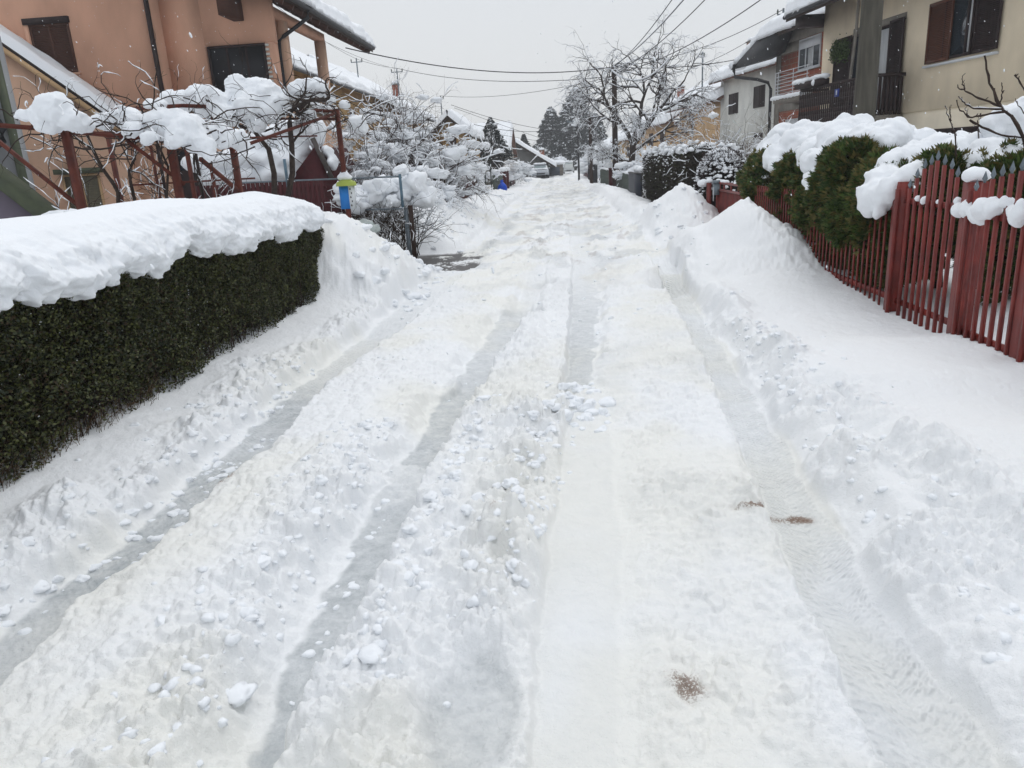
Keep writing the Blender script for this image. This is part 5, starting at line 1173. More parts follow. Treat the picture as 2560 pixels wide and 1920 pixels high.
# ------------------------------------------------------------------ far vehicles under snow
def car(x, y, rz, lb, body, sc=1.0, van=False):
    t_ = thing('parked_car', (x, y, .1), lb, 'car', 'cars parked at the far end of the street', rz)
    W_ = .86*sc; b = MB()
    prof = [(-2.0, .35), (-2.05, .62), (-1.95, .82), (-1.0, .95), (-.45, 1.38), (.9, 1.42), (1.55, .98), (2.0, .9), (2.05, .4)] if not van else [(-2.0, .35), (-2.05, .9), (-1.7, 1.05), (-1.2, 1.75), (1.9, 1.8), (2.0, .4)]
    prof = [(a*sc, z*sc) for a, z in prof]
    n = len(prof); vs = []
    for s_ in (-1, -.86, .86, 1):
        for a, z in prof:
            top = z > 1.0*sc; k = (.80 if top else 1.0)*(1 if abs(s_) < 1 else 1.0); vs.append((s_*W_*k, a, z-(.06*sc if abs(s_) == 1 else 0)))
    f = []
    for r_ in range(3):
        for i in range(n): f.append((r_*n+i, r_*n+(i+1) % n, (r_+1)*n+(i+1) % n, (r_+1)*n+i))
    b.add(vs, f); b.s = 0
    b.f.append(('ng', list(range(n)))); b.f.append(('ng', [3*n+i for i in reversed(range(n))]))
    b.build('body', body, t_)
    b = MB(); zt, zb = (1.30*sc, .98*sc) if not van else (1.65*sc, 1.1*sc); ya, yb = (-.52*sc, -.98*sc) if not van else (-1.24*sc, -1.62*sc)
    b.add([(-.66*sc, yb-.02, zb), (.66*sc, yb-.02, zb), (.58*sc, ya-.03, zt), (-.58*sc, ya-.03, zt)], [(0, 1, 2, 3)]); b.build('windscreen', mat('frosted_glass', (.30, .36, .37), (.22, .27, .28), .3, 4), t_)
    for s_ in (-1, 1):
        b = MB(); b.add([(s_*(W_*.86+.012), -.75*sc, .98*sc), (s_*(W_*.86+.012), 1.2*sc, .98*sc), (s_*(W_*.80+.012), .8*sc, 1.3*sc), (s_*(W_*.80+.012), -.4*sc, 1.3*sc)], [(0, 1, 2, 3)]); b.build('side_window', M_GLASS, t_)
        b = MB(); b.box((s_*.58*sc-.16, -2.09*sc, .60*sc), (s_*.58*sc+.16, -2.03*sc, .74*sc)); b.build('headlight', M_WHITEP, t_)
        b = MB(); b.box((s_*W_-.02+s_*.02, -.85*sc, .95*sc), (s_*W_+.02+s_*.14, -.75*sc, 1.08*sc)); b.build('mirror', body, t_)
        for a in (-1.3, 1.3):
            w1 = MB(); w1.tube([(s_*W_*.8, a*sc, .3*sc), (s_*W_*1.0, a*sc, .3*sc)], .31*sc, 14); wh = w1.build('wheel', M_BLACK, t_)
            w1 = MB(); w1.tube([(s_*W_*.9, a*sc, .3*sc), (s_*W_*1.015, a*sc, .3*sc)], .18*sc, 10); w1.build('rim', M_STEEL, wh)
    b = MB(); b.box((-.42*sc, -2.1*sc, .42*sc), (.42*sc, -2.04*sc, .55*sc)); b.build('grille', M_BLACK, t_)
    zr = 1.48*sc if not van else 1.86*sc
    snowmass('snow', [(x_, y_, zr, .3*sc, .4*sc, .11) for x_ in (-.4, 0, .4) for y_ in (-.3*sc, .2*sc, .7*sc)]+([(x_, -1.45*sc, .95*sc, .32, .35, .09) for x_ in (-.5, 0, .5)] if not van else []), .06, t_, .03, 5, world=False)
car(-1.72, 82, .05, 'silver hatchback with snow on its roof and bonnet, parked left at the street end', mat('silver_paint', (.42, .45, .48), (.36, .38, .41), .35, 3, metal=.4))
car(1.62, 101, 0, 'pale snow-dusted van further off right of the garage', mat('pale_paint', (.52, .54, .53), (.46, .48, .47), .4, 3), .8, True)
car(4.6, 56, .1, 'dark car in a yard behind the iron gate, buried in snow', mat('dark_paint', (.03, .045, .05), (.03, .035, .04), .3, 3))

# ------------------------------------------------------------------ poles, wires
def pole(x, y, z, r0, r1, lb, name='utility_pole', m=None, arms=(), snow=True):
    t_ = thing(name, (x, y, 0), lb, 'pole'); b = MB(); b.tube([(0, 0, 0), (0, 0, z*.5), (0, 0, z)], [r0, (r0+r1)/2, r1], 12); b.build('shaft', m or M_WOODPOLE, t_, smooth=True)
    for (za, hw, ya) in arms:
        b = MB(); b.beam((-hw, ya, za), (hw, ya, za), .07, .08); ar = b.build('crossarm', M_BLACK, t_)
        for k in (-1, -.4, .4, 1):
            i_ = MB(); i_.tube([(hw*k*.93, ya, za+.04), (hw*k*.93, ya, za+.10), (hw*k*.93, ya, za+.2)], [.03, .05, .025], 6); i_.build('insulator', M_GREENP, ar)
    return t_
pole(3.12, 41, 6.25, .16, .12, 'tall dark tarred wooden utility pole in front of the bare tree')
t_ = thing('utility_pole', (4.62, 12.05, 0), 'thick weathered concrete pole rising out of the snowy thujas', 'pole')
b = MB(); b.tube([(0, 0, 0), (0, 0, 3), (0, 0, 8.5)], [.165, .15, .125], 20); b.build('shaft', M_CONC, t_, smooth=True)
pole(2.25, 50, 4.4, .12, .09, 'shorter dark pole left of the tarred utility pole')
t_ = pole(1.8, 62, 4.5, .09, .06, 'street lamp post with a curved arm and snow on its head', 'street_lamp', M_BLACK)
b = MB(); b.tube([(0, 0, 4.35), (-.15, 0, 4.62), (-.75, 0, 4.68)], .035, 6); b.build('arm', M_STEEL, t_, smooth=True)
b = MB(); b.box((-.85, -.12, 4.62), (-.2, .12, 4.73)); hd = b.build('lamp_head', M_STEEL, t_); b = MB(); blobs(b, [(-.1, 0, 4.7, .3, .25, .26)], 2, .3, 3); b.build('snow', SNOW, t_, smooth=True)
t_ = thing('flag_rod', (9.0, 24.8, 0), 'thin crooked wooden rod standing before the brick house', 'rod'); b = MB(); b.tube([(0.15, 0, 0), (-.02, 0, 3), (.1, 0, 5), (.12, 0, 8)], [.06, .05, .045, .035], 6); b.build('stick', M_CEM, t_)
def roof_mast(x, y, z0, z1, lb, hw=.45):
    t_ = thing('roof_mast', (x, y, z0), lb, 'mast'); b = MB(); b.tube([(0, 0, -1.2), (0, 0, z1-z0)], .05, 6); b.build('tube', M_STEEL, t_)
    b = MB(); b.beam((-hw, 0, z1-z0-.28), (hw, 0, z1-z0-.28), .06, .06); ar = b.build('crossarm', M_STEEL, t_)
    for k in (-1, 0, 1): i_ = MB(); i_.tube([(hw*k*.93, 0, z1-z0-.25), (hw*k*.93, 0, z1-z0-.13), (hw*k*.93, 0, z1-z0-.03)], [.03, .05, .02], 6); i_.build('insulator', M_GREENP, ar)
roof_mast(-15.1, 61.2, 8.7, 10.2, 'roof mast with a crossarm on the first snowy roof')
roof_mast(-12.03, 61.2, 7.2, 9.3, 'taller roof mast further right on the snowy roofs')
roof_mast(-9.9, 69, 6.3, 7.8, 'small stubby roof mast at the end of the left roofs', .25)
roof_mast(11.6, 41.5, 7.2, 8.45, 'roof mast above the brick house catching the wires', .3)
roof_mast(9.6, 52, 6.3, 7.9, 'thin bare mast beside the white house chimney', .1)
def wire(p, q, sag, lb, r=.014, n=26, snow=0):
    p, q = np.array(p, float), np.array(q, float); s_ = np.linspace(0, 1, n)[:, None]; P_ = p*(1-s_)+q*s_; P_[:, 2] -= (4*sag*s_*(1-s_))[:, 0]
    b = MB(); b.tube(P_, r, 5); o = b.build('overhead_cable', M_WIRE, None, smooth=True); tag(o, lb, 'cable', 'overhead cables')
    if snow:
        b = MB(); P2 = P_.copy(); P2[:, 2] += r+snow*.6; sn_ = b.build if False else None
        b.tube(P2, snow*(1+.3*n2(np.arange(n)*1.7, np.zeros(n), 5)), 5); o2 = b.build('snow', SNOW, o, smooth=True, world=True)
PT = (3.12, 41, 6.2)
wire((-7.9, 30.5, 6.35), PT, .55, 'thick cable running from the peach house eave to the tarred pole', .022)
wire((-12.03, 61.2, 9.3), (3.12, 41, 5.75), .55, 'cable from the left roof mast to the tarred pole, below the thick one', .018)
wire((-9.9, 69, 7.8), (3.12, 41, 5.75), .45, 'lower thin cable climbing right to the tarred pole', .014)
wire((-15.1, 61.2, 10.15), (-12.03, 61.2, 9.3), .1, 'short line between the two left roof masts', .012)
wire((-15.1, 61.2, 10.15), (-14.5, 33.5, 11.5), .5, 'line from the left roof mast back past the loggia post', .012)
wire((-12.03, 61.2, 9.25), (-13.6, 34, 9.7), .5, 'second line behind the loggia posts', .010)
wire((-6.8, 52, 5.7), (1.8, 64, 3.9), .35, 'upper far cable dipping over the spruces from the left', .016)
wire((-6.6, 52, 5.5), (2.2, 66, 2.5), .1, 'far cable falling steadily right over the small spruce', .014)
wire((-7, 56, 5.0), (1.85, 62, 4.3), .6, 'lowest far cable rising again to the lamp post', .018)
wire((-7, 56, 4.6), (2.25, 70, 3.0), .2, 'faint far cable across the white roof', .012)
wire(PT, (5.0, 8, 9.3), 1.0, 'cable climbing from the tarred pole to the top edge, leftmost of the fan', .016)
wire((3.2, 41, 6.3), (5.6, 8, 8.7), .9, 'snow-lined cable in the middle of the fan at the top', .014, snow=.022)
wire((3.3, 41, 6.0), (6.3, 8, 8.6), 1.0, 'cable of the fan right of the snow-lined one', .016)
wire((3.2, 41, 5.9), (10.2, 14, 9.4), 1.3, 'long cable sweeping up right to the top edge', .018)
wire(PT, (11.6, 41.5, 8.4), .5, 'cable from the tarred pole up to the mast above the brick house', .016)
wire((3.2, 41, 5.5), (10.6, 44, 7.4), .5, 'pair line to the white house roof', .013)
wire(PT, (11.0, 39, 6.3), .35, 'low cable running level into the white house eave', .018)
wire((5.4, 37.5, 6.0), (2.9, 41.0, 6.1), .75, 'slack snow-covered drop cable hanging in the bare tree', .016, snow=.05)
wire((3.12, 41, 6.1), (1.8, 62, 4.4), .6, 'cable from the tarred pole back to the lamp post', .014)

# ------------------------------------------------------------------ right: the big bare tree and neighbours
def big_tree():
    rng = np.random.default_rng(77); po = []
    x, y = 3.9, 40.3
    P_ = np.array([(x, y, 0), (x-.03, y, 1.0), (x+.03, y, 1.7), (x+.08, y, 2.35)]); po.append((P_, np.array([.25, .19, .17, .17]), 0))
    spec = [(0, 0, 0, 0, 0, 0), (8, .10, .045, 6, .75, .62), (7, .16, .00, 6, .8, .6), (6, .22, -.05, 5, .85, .6), (5, .28, -.10, 3, .9, .6), (4, .3, -.12, 0, 0, 0)]
    for st, d, L_, r in (((x+.06, y, 2.3), (-.5, .1, 1.0), 3.1, .12), ((x+.08, y, 2.35), (.12, .2, 1.0), 3.6, .13), ((x+.1, y, 2.3), (.75, -.1, .8), 3.2, .125), ((x, y, 1.5), (-1.0, .1, .30), 1.5, .06), ((x+.05, y, 2.0), (.9, .3, .45), 2.6, .08), ((x, y, 1.8), (.2, -.7, .6), 1.8, .06)):
        grow(rng, st, d, L_, r, 1, spec, po)
    plant('bare_tree', (x, y, 0), 'big leafless spreading tree outlined with snow behind the tarred pole', 'tree', po, rng, M_BARK, None, dict(base=.014, k=.5, keep=.65, lump=.6, maxr=.05), twig='branches')
big_tree()
snow_tree(4.6, 48, 2.6, 1.2, 6, 'smaller snow-edged bare tree left of the tarred pole', 61, 'tree', 'snow-laden shrubs along the right side', blobsn=30, base=.05, bs=(.1, .25), r=.05, mt=M_BARK, name='bare_tree', keep=.7)
snow_tree(5.2, 24, 2.9, 1.5, 10, 'upright tan shoots of a shrub in front of the tan and white houses', 63, mt=M_TWIG2, group='snow-laden shrubs along the right side', blobsn=24, base=.018, bs=(.06, .14))
snow_tree(6.8, 26.5, 3.1, 1.4, 9, 'tall bare shoots before the white house wall', 64, mt=M_TWIG2, group='snow-laden shrubs along the right side', blobsn=16, base=.018, bs=(.06, .14))
snow_tree(4.6, 19, 2.9, 1.3, 8, 'snow-dusted twigs behind the round dark bush', 65, group='snow-laden shrubs along the right side', blobsn=40, base=.02, bs=(.06, .16))
snow_tree(5.4, 33, 2.6, 2.0, 9, 'flat snowy branches between the bare tree and the dark hedge', 66, group='snow-laden shrubs along the right side', blobsn=60, base=.03, bs=(.1, .25))
def near_branches():
    rng = np.random.default_rng(15); Y7 = 7.0
    L_ = [([(4.25, 1.2), (4.05, 1.65), (3.94, 1.86), (3.82, 2.0), (3.74, 2.18), (3.70, 2.30), (3.67, 2.42)], .016), ([(3.82, 2.0), (3.65, 2.08), (3.51, 2.15), (3.43, 2.16)], .009), ([(3.51, 2.15), (3.485, 2.2), (3.47, 2.26)], .006),
          ([(3.84, 1.97), (3.65, 1.99), (3.52, 2.04), (3.46, 2.1)], .009), ([(3.87, 1.95), (3.71, 1.93), (3.6, 1.92), (3.49, 1.98), (3.44, 2.06)], .009), ([(3.6, 1.92), (3.57, 1.95), (3.54, 2.0)], .005), ([(3.61, 1.9), (3.7, 1.85), (3.82, 1.77), (3.94, 1.74), (4.1, 1.70), (4.2, 1.5)], .010),
          ([(3.82, 2.0), (3.825, 2.1), (3.82, 2.19)], .007), ([(3.5, 1.6), (3.46, 1.78), (3.4, 1.9), (3.33, 2.02)], .007), ([(3.4, 1.9), (3.38, 1.97), (3.38, 2.03)], .005), ([(4.2, 1.5), (4.08, 1.95), (3.95, 2.15), (3.89, 2.24)], .010), ([(4.05, 1.7), (4.01, 1.9), (3.92, 2.03)], .007), ([(4.1, 1.8), (4.15, 2.1), (4.12, 2.35)], .009), ([(3.7, 1.93), (3.68, 1.86), (3.64, 1.84)], .004)]
    po = [(np.array([(4.4, 7.1, 0), (4.34, 7.05, .6), (4.25, 7.0, 1.2)]), np.array([.04, .033, .022]), 0)]
    for pts, r in L_:
        P_ = np.array([(x, Y7+.06*math.sin(x*9), z) for x, z in pts]); n = 14; ss = np.linspace(0, len(P_)-1, n)
        Q_ = np.c_[[np.interp(ss, range(len(P_)), P_[:, c]) for c in range(3)]].T+rng.normal(0, .004, (n, 3)); rr = np.linspace(r, r*.5, n); rr[1::3] *= 1.25
        po.append((Q_, rr, 1))
        for k in range(3): i = rng.integers(2, n); po.append((np.array([Q_[i], Q_[i]+[rng.normal(0, .012), 0, .022]]), np.array([r*.5, r*.35]), 1))
    plant('young_tree', (4.4, 7.1, 0), 'bare budded young tree reaching in at the right edge before the cream wall', 'tree', po, rng, M_TWIG, None, dict(base=.002, k=.3, keep=.2))
    t_ = thing('snowy_bush', (4.4, 7.8, 0), 'snow-buried bush behind the budded branches at the right edge', 'shrub')
    rng = np.random.default_rng(4); st = MB()
    for k in range(30): st.tube([(4.4+rng.normal(0, .05), 7.8, 0), (4.35+rng.normal(0, .15), 7.8+rng.normal(0, .1), .9), (4.3+rng.normal(0, .25), 7.8+rng.normal(0, .2), 1.8)], [.012, .008, .003], 4)
    st.build('branches', M_TWIG, t_, world=True)
    snowmass('snow', [(4.07, 7.6, 1.86, .08), (4.16, 7.6, 1.91, .10), (4.28, 7.6, 1.92, .12), (4.4, 7.6, 1.96, .13), (4.13, 7.6, 1.78, .09), (4.29, 7.6, 1.80, .12), (4.45, 7.65, 1.82, .14), (4.55, 7.7, 1.7, .16), (4.35, 7.7, 1.68, .13)], .02, t_, .04, 9)
near_branches()

def needle_mass(t_, lobes, m, n, seed, sz=(.03, .06), nm='foliage', core=True, shape=None, droop=0):
    rng = np.random.default_rng(seed); mb = MB(); tot = sum(l[3]*l[4]+l[4]*l[5]+l[3]*l[5] for l in lobes)
    for (x, y, z, rx, ry, rz) in lobes:
        k = int(n*(rx*ry+ry*rz+rx*rz)/tot); d = rnd_dirs(rng, k); rad = rng.uniform(.6, 1.05, k)**.5*(1+.15*fbm3(d*3+x, 1.2, 3, seed))
        P_ = np.array([x, y, z])+np.sign(d)*np.abs(d)**.8*rad[:, None]*np.array([rx, ry, rz]); ln = rng.uniform(*sz, k)
        scatter_cards(mb, P_, d+rng.normal(0, .5, (k, 3))+np.array([0, 0, -droop]), rnd_dirs(rng, k), ln, ln*.35, .1)
    mb.build(nm, m, t_, world=True)
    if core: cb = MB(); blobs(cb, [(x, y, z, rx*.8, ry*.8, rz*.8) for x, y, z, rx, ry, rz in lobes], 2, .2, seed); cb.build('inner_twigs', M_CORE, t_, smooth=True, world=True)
def hedge_right():
    rng = np.random.default_rng(3)
    t_ = thing('tall_hedge', (3.5, 21.5, 0), 'tall dark brown-green hedge streaked with snow behind the red gate', 'hedge')
    lob = []
    for y in np.arange(18.6, 27.6, .75):
        for z, rx in ((.5, .42), (1.05, .45), (1.5, .38)): lob.append((3.45+.06*math.sin(y*3), y, z, rx, .62, .42))
    needle_mass(t_, lob, M_DARKHEDGE, 60000, 6, (.04, .09))
    needle_mass(t_, lob, mat('olive_needles', (.05, .055, .018), (.035, .04, .014), .7, 4, island=.8), 16000, 7, (.04, .09), nm='green_sprays', core=False)
    mb = MB(); it = []
    for k in range(800):
        y = rng.uniform(18.2, 27.9); z = rng.uniform(.5, 2.05); x = 3.0+.1*rng.random() if z < 1.85 else rng.uniform(3.0, 3.9)
        if rng.random() > (z/2.0)**3: continue
        s_ = rng.uniform(.012, .03)*(1+.9*(z > 1.75)); it.append((x, y, z, s_, s_*rng.uniform(1, 2.2), s_*.7))
    for k in range(170): it.append((rng.uniform(3.1, 3.8), rng.uniform(18.2, 27.9), 1.88+rng.normal(0, .05), .09, .13, .05))
    blobs(mb, it, 1, .8, 5); mb.build('snow', SNOW, t_, smooth=True, world=True)
    t2 = thing('round_bush', (3.6, 17.2, 0), 'round purplish-brown bush frosted with snow at the end of the dark hedge', 'shrub')
    needle_mass(t2, [(3.62, 17.3, .95, .52, .85, .85), (3.55, 17.2, .4, .45, .7, .4)], mat('purple_brown_leaf', (.045, .027, .028), (.03, .022, .02), .8, 5, island=.8), 42000, 9, (.025, .055))
    mb = MB(); it = []
    d = rnd_dirs(rng, 2600, (0, 0, .5)); d = d[d[:, 2] > -.1]
    for q in d:
        if rng.random() > .12+.9*max(q[2], 0)**1.5: continue
        s_ = rng.uniform(.014, .036); it.append((3.62+.54*q[0], 17.3+.88*q[1], .95+.87*q[2], s_*1.5, s_*1.5, s_))
    blobs(mb, it, 1, .7, 5); mb.build('snow', SNOW, t2, smooth=True, world=True)
    t3 = thing('dark_screen', (3.1, 30.3, 0), 'dark blue-black sheet screen panel standing at the hedge end', 'screen')
    b = MB(); b.box((3.02, 27.9, 0), (3.08, 32.6, 1.12)); b.build('sheet', mat('navy_sheet', (.012, .018, .032), (.010, .013, .024), .5, 4), t3, world=True)
    b = MB(); b.beam((3.05, 27.9, 1.14), (3.05, 32.6, 1.14), .1, .05); b.build('top_edge', M_BLACK, t3, world=True)
    snowmass('snow', [(3.35, y, 1.25, .22, .3, .16) for y in (28.5, 29.2, 30.4, 31.5)], .05, t3, .04, 5)
    def pf(y0, y1, lb, x=3.1, zt=1.05, m=M_GREENP, st=.17):
        t4 = thing('picket_fence', (x, (y0+y1)/2, 0), lb, 'fence'); b = MB(); y = y0
        while y < y1: b.box((x-.02, y, .1), (x+.01, y+.055*(y1 > 45 and 1.5 or 1), zt)); y += st
        b.build('pickets', m, t4, world=True); b = MB(); b.beam((x+.03, y0, zt-.1), (x+.03, y1, zt-.1), .04, .05); b.beam((x+.03, y0, .35), (x+.03, y1, .35), .04, .05); b.build('rails', m, t4, world=True)
        snowmass('snow', [(x, y, zt+.04, .08, .3, .06) for y in np.arange(y0, y1, .7)], .06, t4, .05, 4)
    pf(33.2, 40.5, 'grey-green metal picket fence right of the tarred pole', 3.12)
    pf(41.5, 52, 'grey-green picket fence left of the tarred pole', 2.95, 1.1, M_GREENP, .26)
    for x, y, lb, m, z in ((2.95, 41.2, 'dark snow-topped gate pillar just left of the tarred pole', M_MAROON, 1.25), (2.6, 52.5, 'black gate post at the far end of the picket fence', M_BLACK, 1.4), (3.35, 44.5, 'cream plastered gate pillar with a white snow hat', M_CREAM2, 2.0)):
        t5 = thing('gate_pillar', (x, y, 0), lb, 'pillar'); b = MB(); b.box((-.17, -.17, 0), (.17, .17, z)); b.build('shaft', m, t5); b = MB(); blobs(b, [(0, 0, z+.13, .27, .27, .17)], 2, .2, 4); b.build('snow_cap', SNOW, t5, smooth=True)
    t6 = thing('iron_arbour', (2.7, 56, 0), 'tall black wrought-iron gate arch beyond the picket fence', 'gate'); b = MB()
    for y in (53.5, 55.5, 58, 60.5): b.tube([(2.5, y, 0), (2.5, y, 2.3)], .04, 4); b.tube([(3.2, y, 0), (3.2, y, 2.4)], .04, 4)
    b.tube([(2.5, 53.5, 2.2), (2.5, 60.5, 2.3)], .035, 4); b.tube([(2.5, 53.5, 1.2), (2.5, 60.5, 1.2)], .035, 4); b.tube([(3.2, 53.5, 2.3), (3.2, 60.5, 2.3)], .035, 4)
    for y in np.arange(53.5, 60.5, .35): b.tube([(2.5, y, 0), (2.5, y, 1.3)], .02, 3)
    b.build('ironwork', M_BLACK, t6, world=True)
    t7 = thing('board_fence', (2.75, 68, 0), 'far brown fence run on the right towards the van', 'fence'); b = MB(); b.box((2.72, 62, 0), (2.78, 78, 1.0)); b.build('boards', M_MAROON, t7, world=True)
    snowmass('snow', [(2.75, y, 1.1, .3, .6, .16) for y in np.arange(62, 78, 1.1)], .1, t7, .08, 3)
hedge_right()
for i, (x, y, h_, s_, lb) in enumerate(((3.3, 66, 1.6, 1.0, 'snow-white low shrub by the far brown fence'), (3.4, 76, 2.2, 1.6, 'snow-covered conifer-like mound under the right spruce'), (3.6, 54, 1.3, .9, 'snow-heaped bush beneath the cream pillar'), (3.7, 37, 1.3, .8, 'rosebush with snow caps behind the right picket fence'), (.9, 112, 2.6, 2.0, 'last rounded snow-topped bush at the end of the street'), (-.4, 106, 2.4, 1.6, 'snow-laden bush above the garage roof'))):
    snow_tree(x, y, h_*1.3, s_, 8, lb, 90+i, group='snow-laden shrubs at the street end', blobsn=50, base=.05, bs=(.1, .3) if y < 60 else (.2, .5), mt=M_TWIG2)

# ------------------------------------------------------------------ spruces
def spruce(x, y, z0, h_, R, lb, n, seed, cone=1.0, sn=260, name='spruce', group='dark spruces at the street end', csz=(.25, .6)):
    rng = np.random.default_rng(seed); t_ = thing(name, (x, y, 0), lb, 'tree', group)
    b = MB(); b.tube([(x, y, 0), (x, y, z0+h_*.97)], [R*.09, .02], 6); b.build('trunk', M_BARK, t_, world=True)
    k = n; t = rng.random(k)**.75; ang = rng.uniform(0, 2*PI, k)
    prof = R*np.minimum((1-t)**cone*1.25, .93+.1*np.sin(t*9))
    tier = 1+.17*np.sin(t*13*2*PI+ang*1)+.24*n2(ang*2.2, t*9, seed)
    rad = prof*tier*rng.uniform(.55, 1.03, k)**.5
    P_ = np.c_[x+rad*np.cos(ang), y+rad*np.sin(ang), z0+t*h_-.28*rad]
    D = np.c_[np.cos(ang), np.sin(ang), rng.uniform(-.9, .25, k)]; ln = rng.uniform(*csz, k)*(.5+.5*(1-t))
    mb = MB(); scatter_cards(mb, P_, D+rng.normal(0, .3, (k, 3)), rnd_dirs(rng, k), ln, ln*.4, .15); mb.build('crown', M_FARNEEDLE, t_, world=True)
    mb = MB(); it = []
    for j_ in rng.integers(0, k, sn): s_ = rng.uniform(.03, .11)*R/2.2*(2 if rng.random() < .08 else 1); it.append((*(P_[j_]+[0, 0, .05]), s_*1.6, s_*1.6, s_*.8))
    blobs(mb, it, 1, .7, seed); mb.build('snow', SNOW, t_, smooth=True, world=True)
    return t_
spruce(-.6, 130, 1.0, 9.3, 2.8, 'left and lower of the two great dark spruces', 42000, 1, .62, 900)
spruce(3.4, 127, 1.0, 11.8, 3.7, 'right and taller of the two great dark spruces', 60000, 2, .62, 1300)
spruce(1.2, 134, 1.0, 6.6, 2.0, 'dark spruce filling the gap between the two tall ones', 14000, 3, .5, 400)
spruce(6.3, 122, .5, 8.0, 2.3, 'snowy dark conifer half hidden by the bare tree at right', 14000, 4, .6, 900)
spruce(-4.75, 58, 1.2, 3.9, 1.7, 'small lone spruce standing before the broad white roof', 9000, 5, .9, 160, csz=(.12, .32))
spruce(-4.5, 112, 2.5, 3.2, .95, 'tiny distant spruce tip between the turret and the tall spruces', 3500, 6, .9, 90)
snow_tree(-3.0, 118, 5.4, 1.8, 6, 'pale distant leafless tree left of the tall spruces', 99, 'tree', 'snow-laden shrubs at the street end', blobsn=10, base=.05, r=.05, mt=M_TWIG, name='bare_tree')

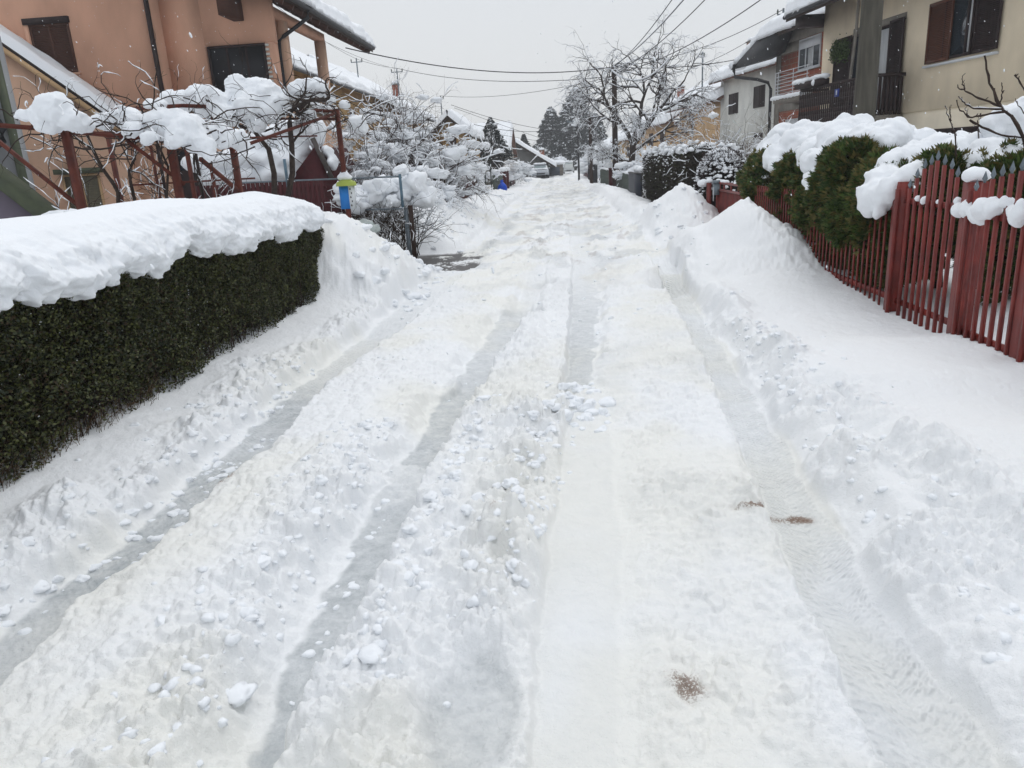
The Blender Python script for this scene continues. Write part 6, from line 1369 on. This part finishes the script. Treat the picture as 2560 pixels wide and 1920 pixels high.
# ------------------------------------------------------------------ loose lumps of snow on the road
def chunks():
    rng = np.random.default_rng(21); mb = MB(); it = []
    def put(x, y, s_): it.append((x, y, min(s_, .034) if y < 4.6 else s_))
    # broken heap where the centre rut ends
    for k in range(60): put(rng.normal(.10, .12), rng.normal(5.0, .28), rng.uniform(.014, .055))
    for k in range(170): y = rng.uniform(2.3, 5.0); put(np.interp(y, [1.8, 2.4, 3, 4.2, 5], [-.28, -.27, -.25, -.15, 0.0])+rng.normal(0, .085), y, rng.uniform(.006, .030))
    for k in range(260): y = rng.uniform(1.5, 4.6); put(-1.10-abs(rng.normal(0, .22)), y, rng.uniform(.004, .022)*(1+1.2*(rng.random() < .10)))
    for k in range(190): y = rng.uniform(2.2, 6.5); put(np.interp(y, [1.8, 2.7, 4.3, 6], [-2.3, -2.26, -2.22, -2.3])-abs(rng.normal(0, .24))+.06, y, rng.uniform(.006, .030))
    for k in range(70): y = rng.uniform(1.8, 7); put(rng.uniform(-1.8, -.1), y, rng.uniform(.006, .018))
    for k in range(200): y = rng.uniform(2.0, 7); put(np.interp(y, [2, 4, 7], [1.3, 1.36, 1.58])+abs(rng.normal(0, .25)), y, rng.uniform(.006, .028))
    for k in range(120): y = rng.uniform(1.8, 5); put(np.interp(y, [1.8, 3, 5], [-.78, -.72, -.6])+abs(rng.normal(0, .1)), y, rng.uniform(.008, .03))
    for k in range(26): y = rng.uniform(1.9, 3.6); put(-.95+rng.normal(0, .04), y, rng.uniform(.006, .022))
    for k in range(36): y = rng.uniform(2.6, 4.6); put(-2.06+rng.normal(0, .05), y, rng.uniform(.008, .03))
    for k in range(70): y = rng.uniform(9, 12.6); put(rng.uniform(-3.0, -1.8), y, rng.uniform(.02, .08))
    for k in range(90): y = rng.uniform(15.4, 23); put(rng.uniform(-3.2, -2.0), y, rng.uniform(.02, .06))
    for k in range(50): y = rng.uniform(14.5, 18.5); put(rng.uniform(1.9, 3.0), y, rng.uniform(.02, .07))
    for k in range(120): y = rng.uniform(7, 20); put(rng.uniform(-1.9, 2.0), y, rng.uniform(.012, .035))
    A = np.array(it); Z = terrain(A[:, 0][:, None], A[:, 1][:, None])[0][:, 0]
    v0, f0 = ICO[3]
    for (x, y, s_), z in zip(it, Z):
        o_ = rng.uniform(-50, 50, 3); vv = v0 if s_ > .025 else ICO[2][0]; ff = f0 if s_ > .025 else ICO[2][1]
        # broken, faceted look: quantised noise plus planar cuts
        k = 1+.95*fbm3(vv*1.5+o_, 1.0, 5, 3); q_ = vv*k[:, None]
        for c in range(4):
            nn = rnd_dirs(rng, 1)[0]; dcut = rng.uniform(.6, .95); d_ = q_@nn; q_ = q_-np.maximum(d_-dcut, 0)[:, None]*nn*.85
        r3 = np.array([s_*rng.uniform(.8, 1.5), s_*rng.uniform(.8, 1.5), s_*rng.uniform(.55, .9)]); an = rng.uniform(0, 6.28)
        q_ = q_*r3; q_ = np.c_[q_[:, 0]*math.cos(an)-q_[:, 1]*math.sin(an), q_[:, 0]*math.sin(an)+q_[:, 1]*math.cos(an), q_[:, 2]]
        mb.add(q_+[x, y, z-r3[2]*.15], ff)
    o = mb.build('snow_rubble', SNOW, None, smooth=True, origin=(0, 0, 0)); tag(o, 'loose broken lumps of snow lying along the ruts', 'snow lumps', None, 'stuff')
chunks()

# ------------------------------------------------------------------ falling snow and the grey air
def flakes():
    rng = np.random.default_rng(8); mb = MB(); v0, f0 = ICO[1]
    n = 5200; y = .9+34*rng.random(n)**.62; x = (rng.uniform(-.95, .85, n))*(y+.4); z = rng.uniform(.3, 1, n)*np.minimum(9, 2.2+y*.42)
    for i in range(n):
        s_ = rng.uniform(.0016, .0042)*(1+.02*y[i]); tl = rng.uniform(1.0, 2.6); vv = v0*[s_, s_, s_*tl]; vv[:, 0] += vv[:, 2]*rng.uniform(-.5, .1); mb.add(vv+[x[i], y[i], z[i]], f0)
    o = mb.build('falling_snow', SNOW, None, origin=(0, 0, 0)); tag(o, 'snowflakes drifting down in the air', 'snowflakes', None, 'stuff')
flakes()
def haze():
    m = bpy.data.materials.new('haze_air'); m.use_nodes = True; N = m.node_tree.nodes; L = m.node_tree.links; N.remove(N['Principled BSDF'])
    v = N.new('ShaderNodeVolumePrincipled'); v.inputs['Color'].default_value = (.93, .95, .98, 1); v.inputs['Density'].default_value = .0017; v.inputs['Anisotropy'].default_value = .2
    L.new(v.outputs[0], N['Material Output'].inputs['Volume'])
    b = MB(); b.box((-45, -8, -1.6), (45, 165, 14.5)); o = b.build('haze', m, None, origin=(0, 0, 0)); tag(o, 'thin grey snow-filled air', 'haze', None, 'stuff')
haze()
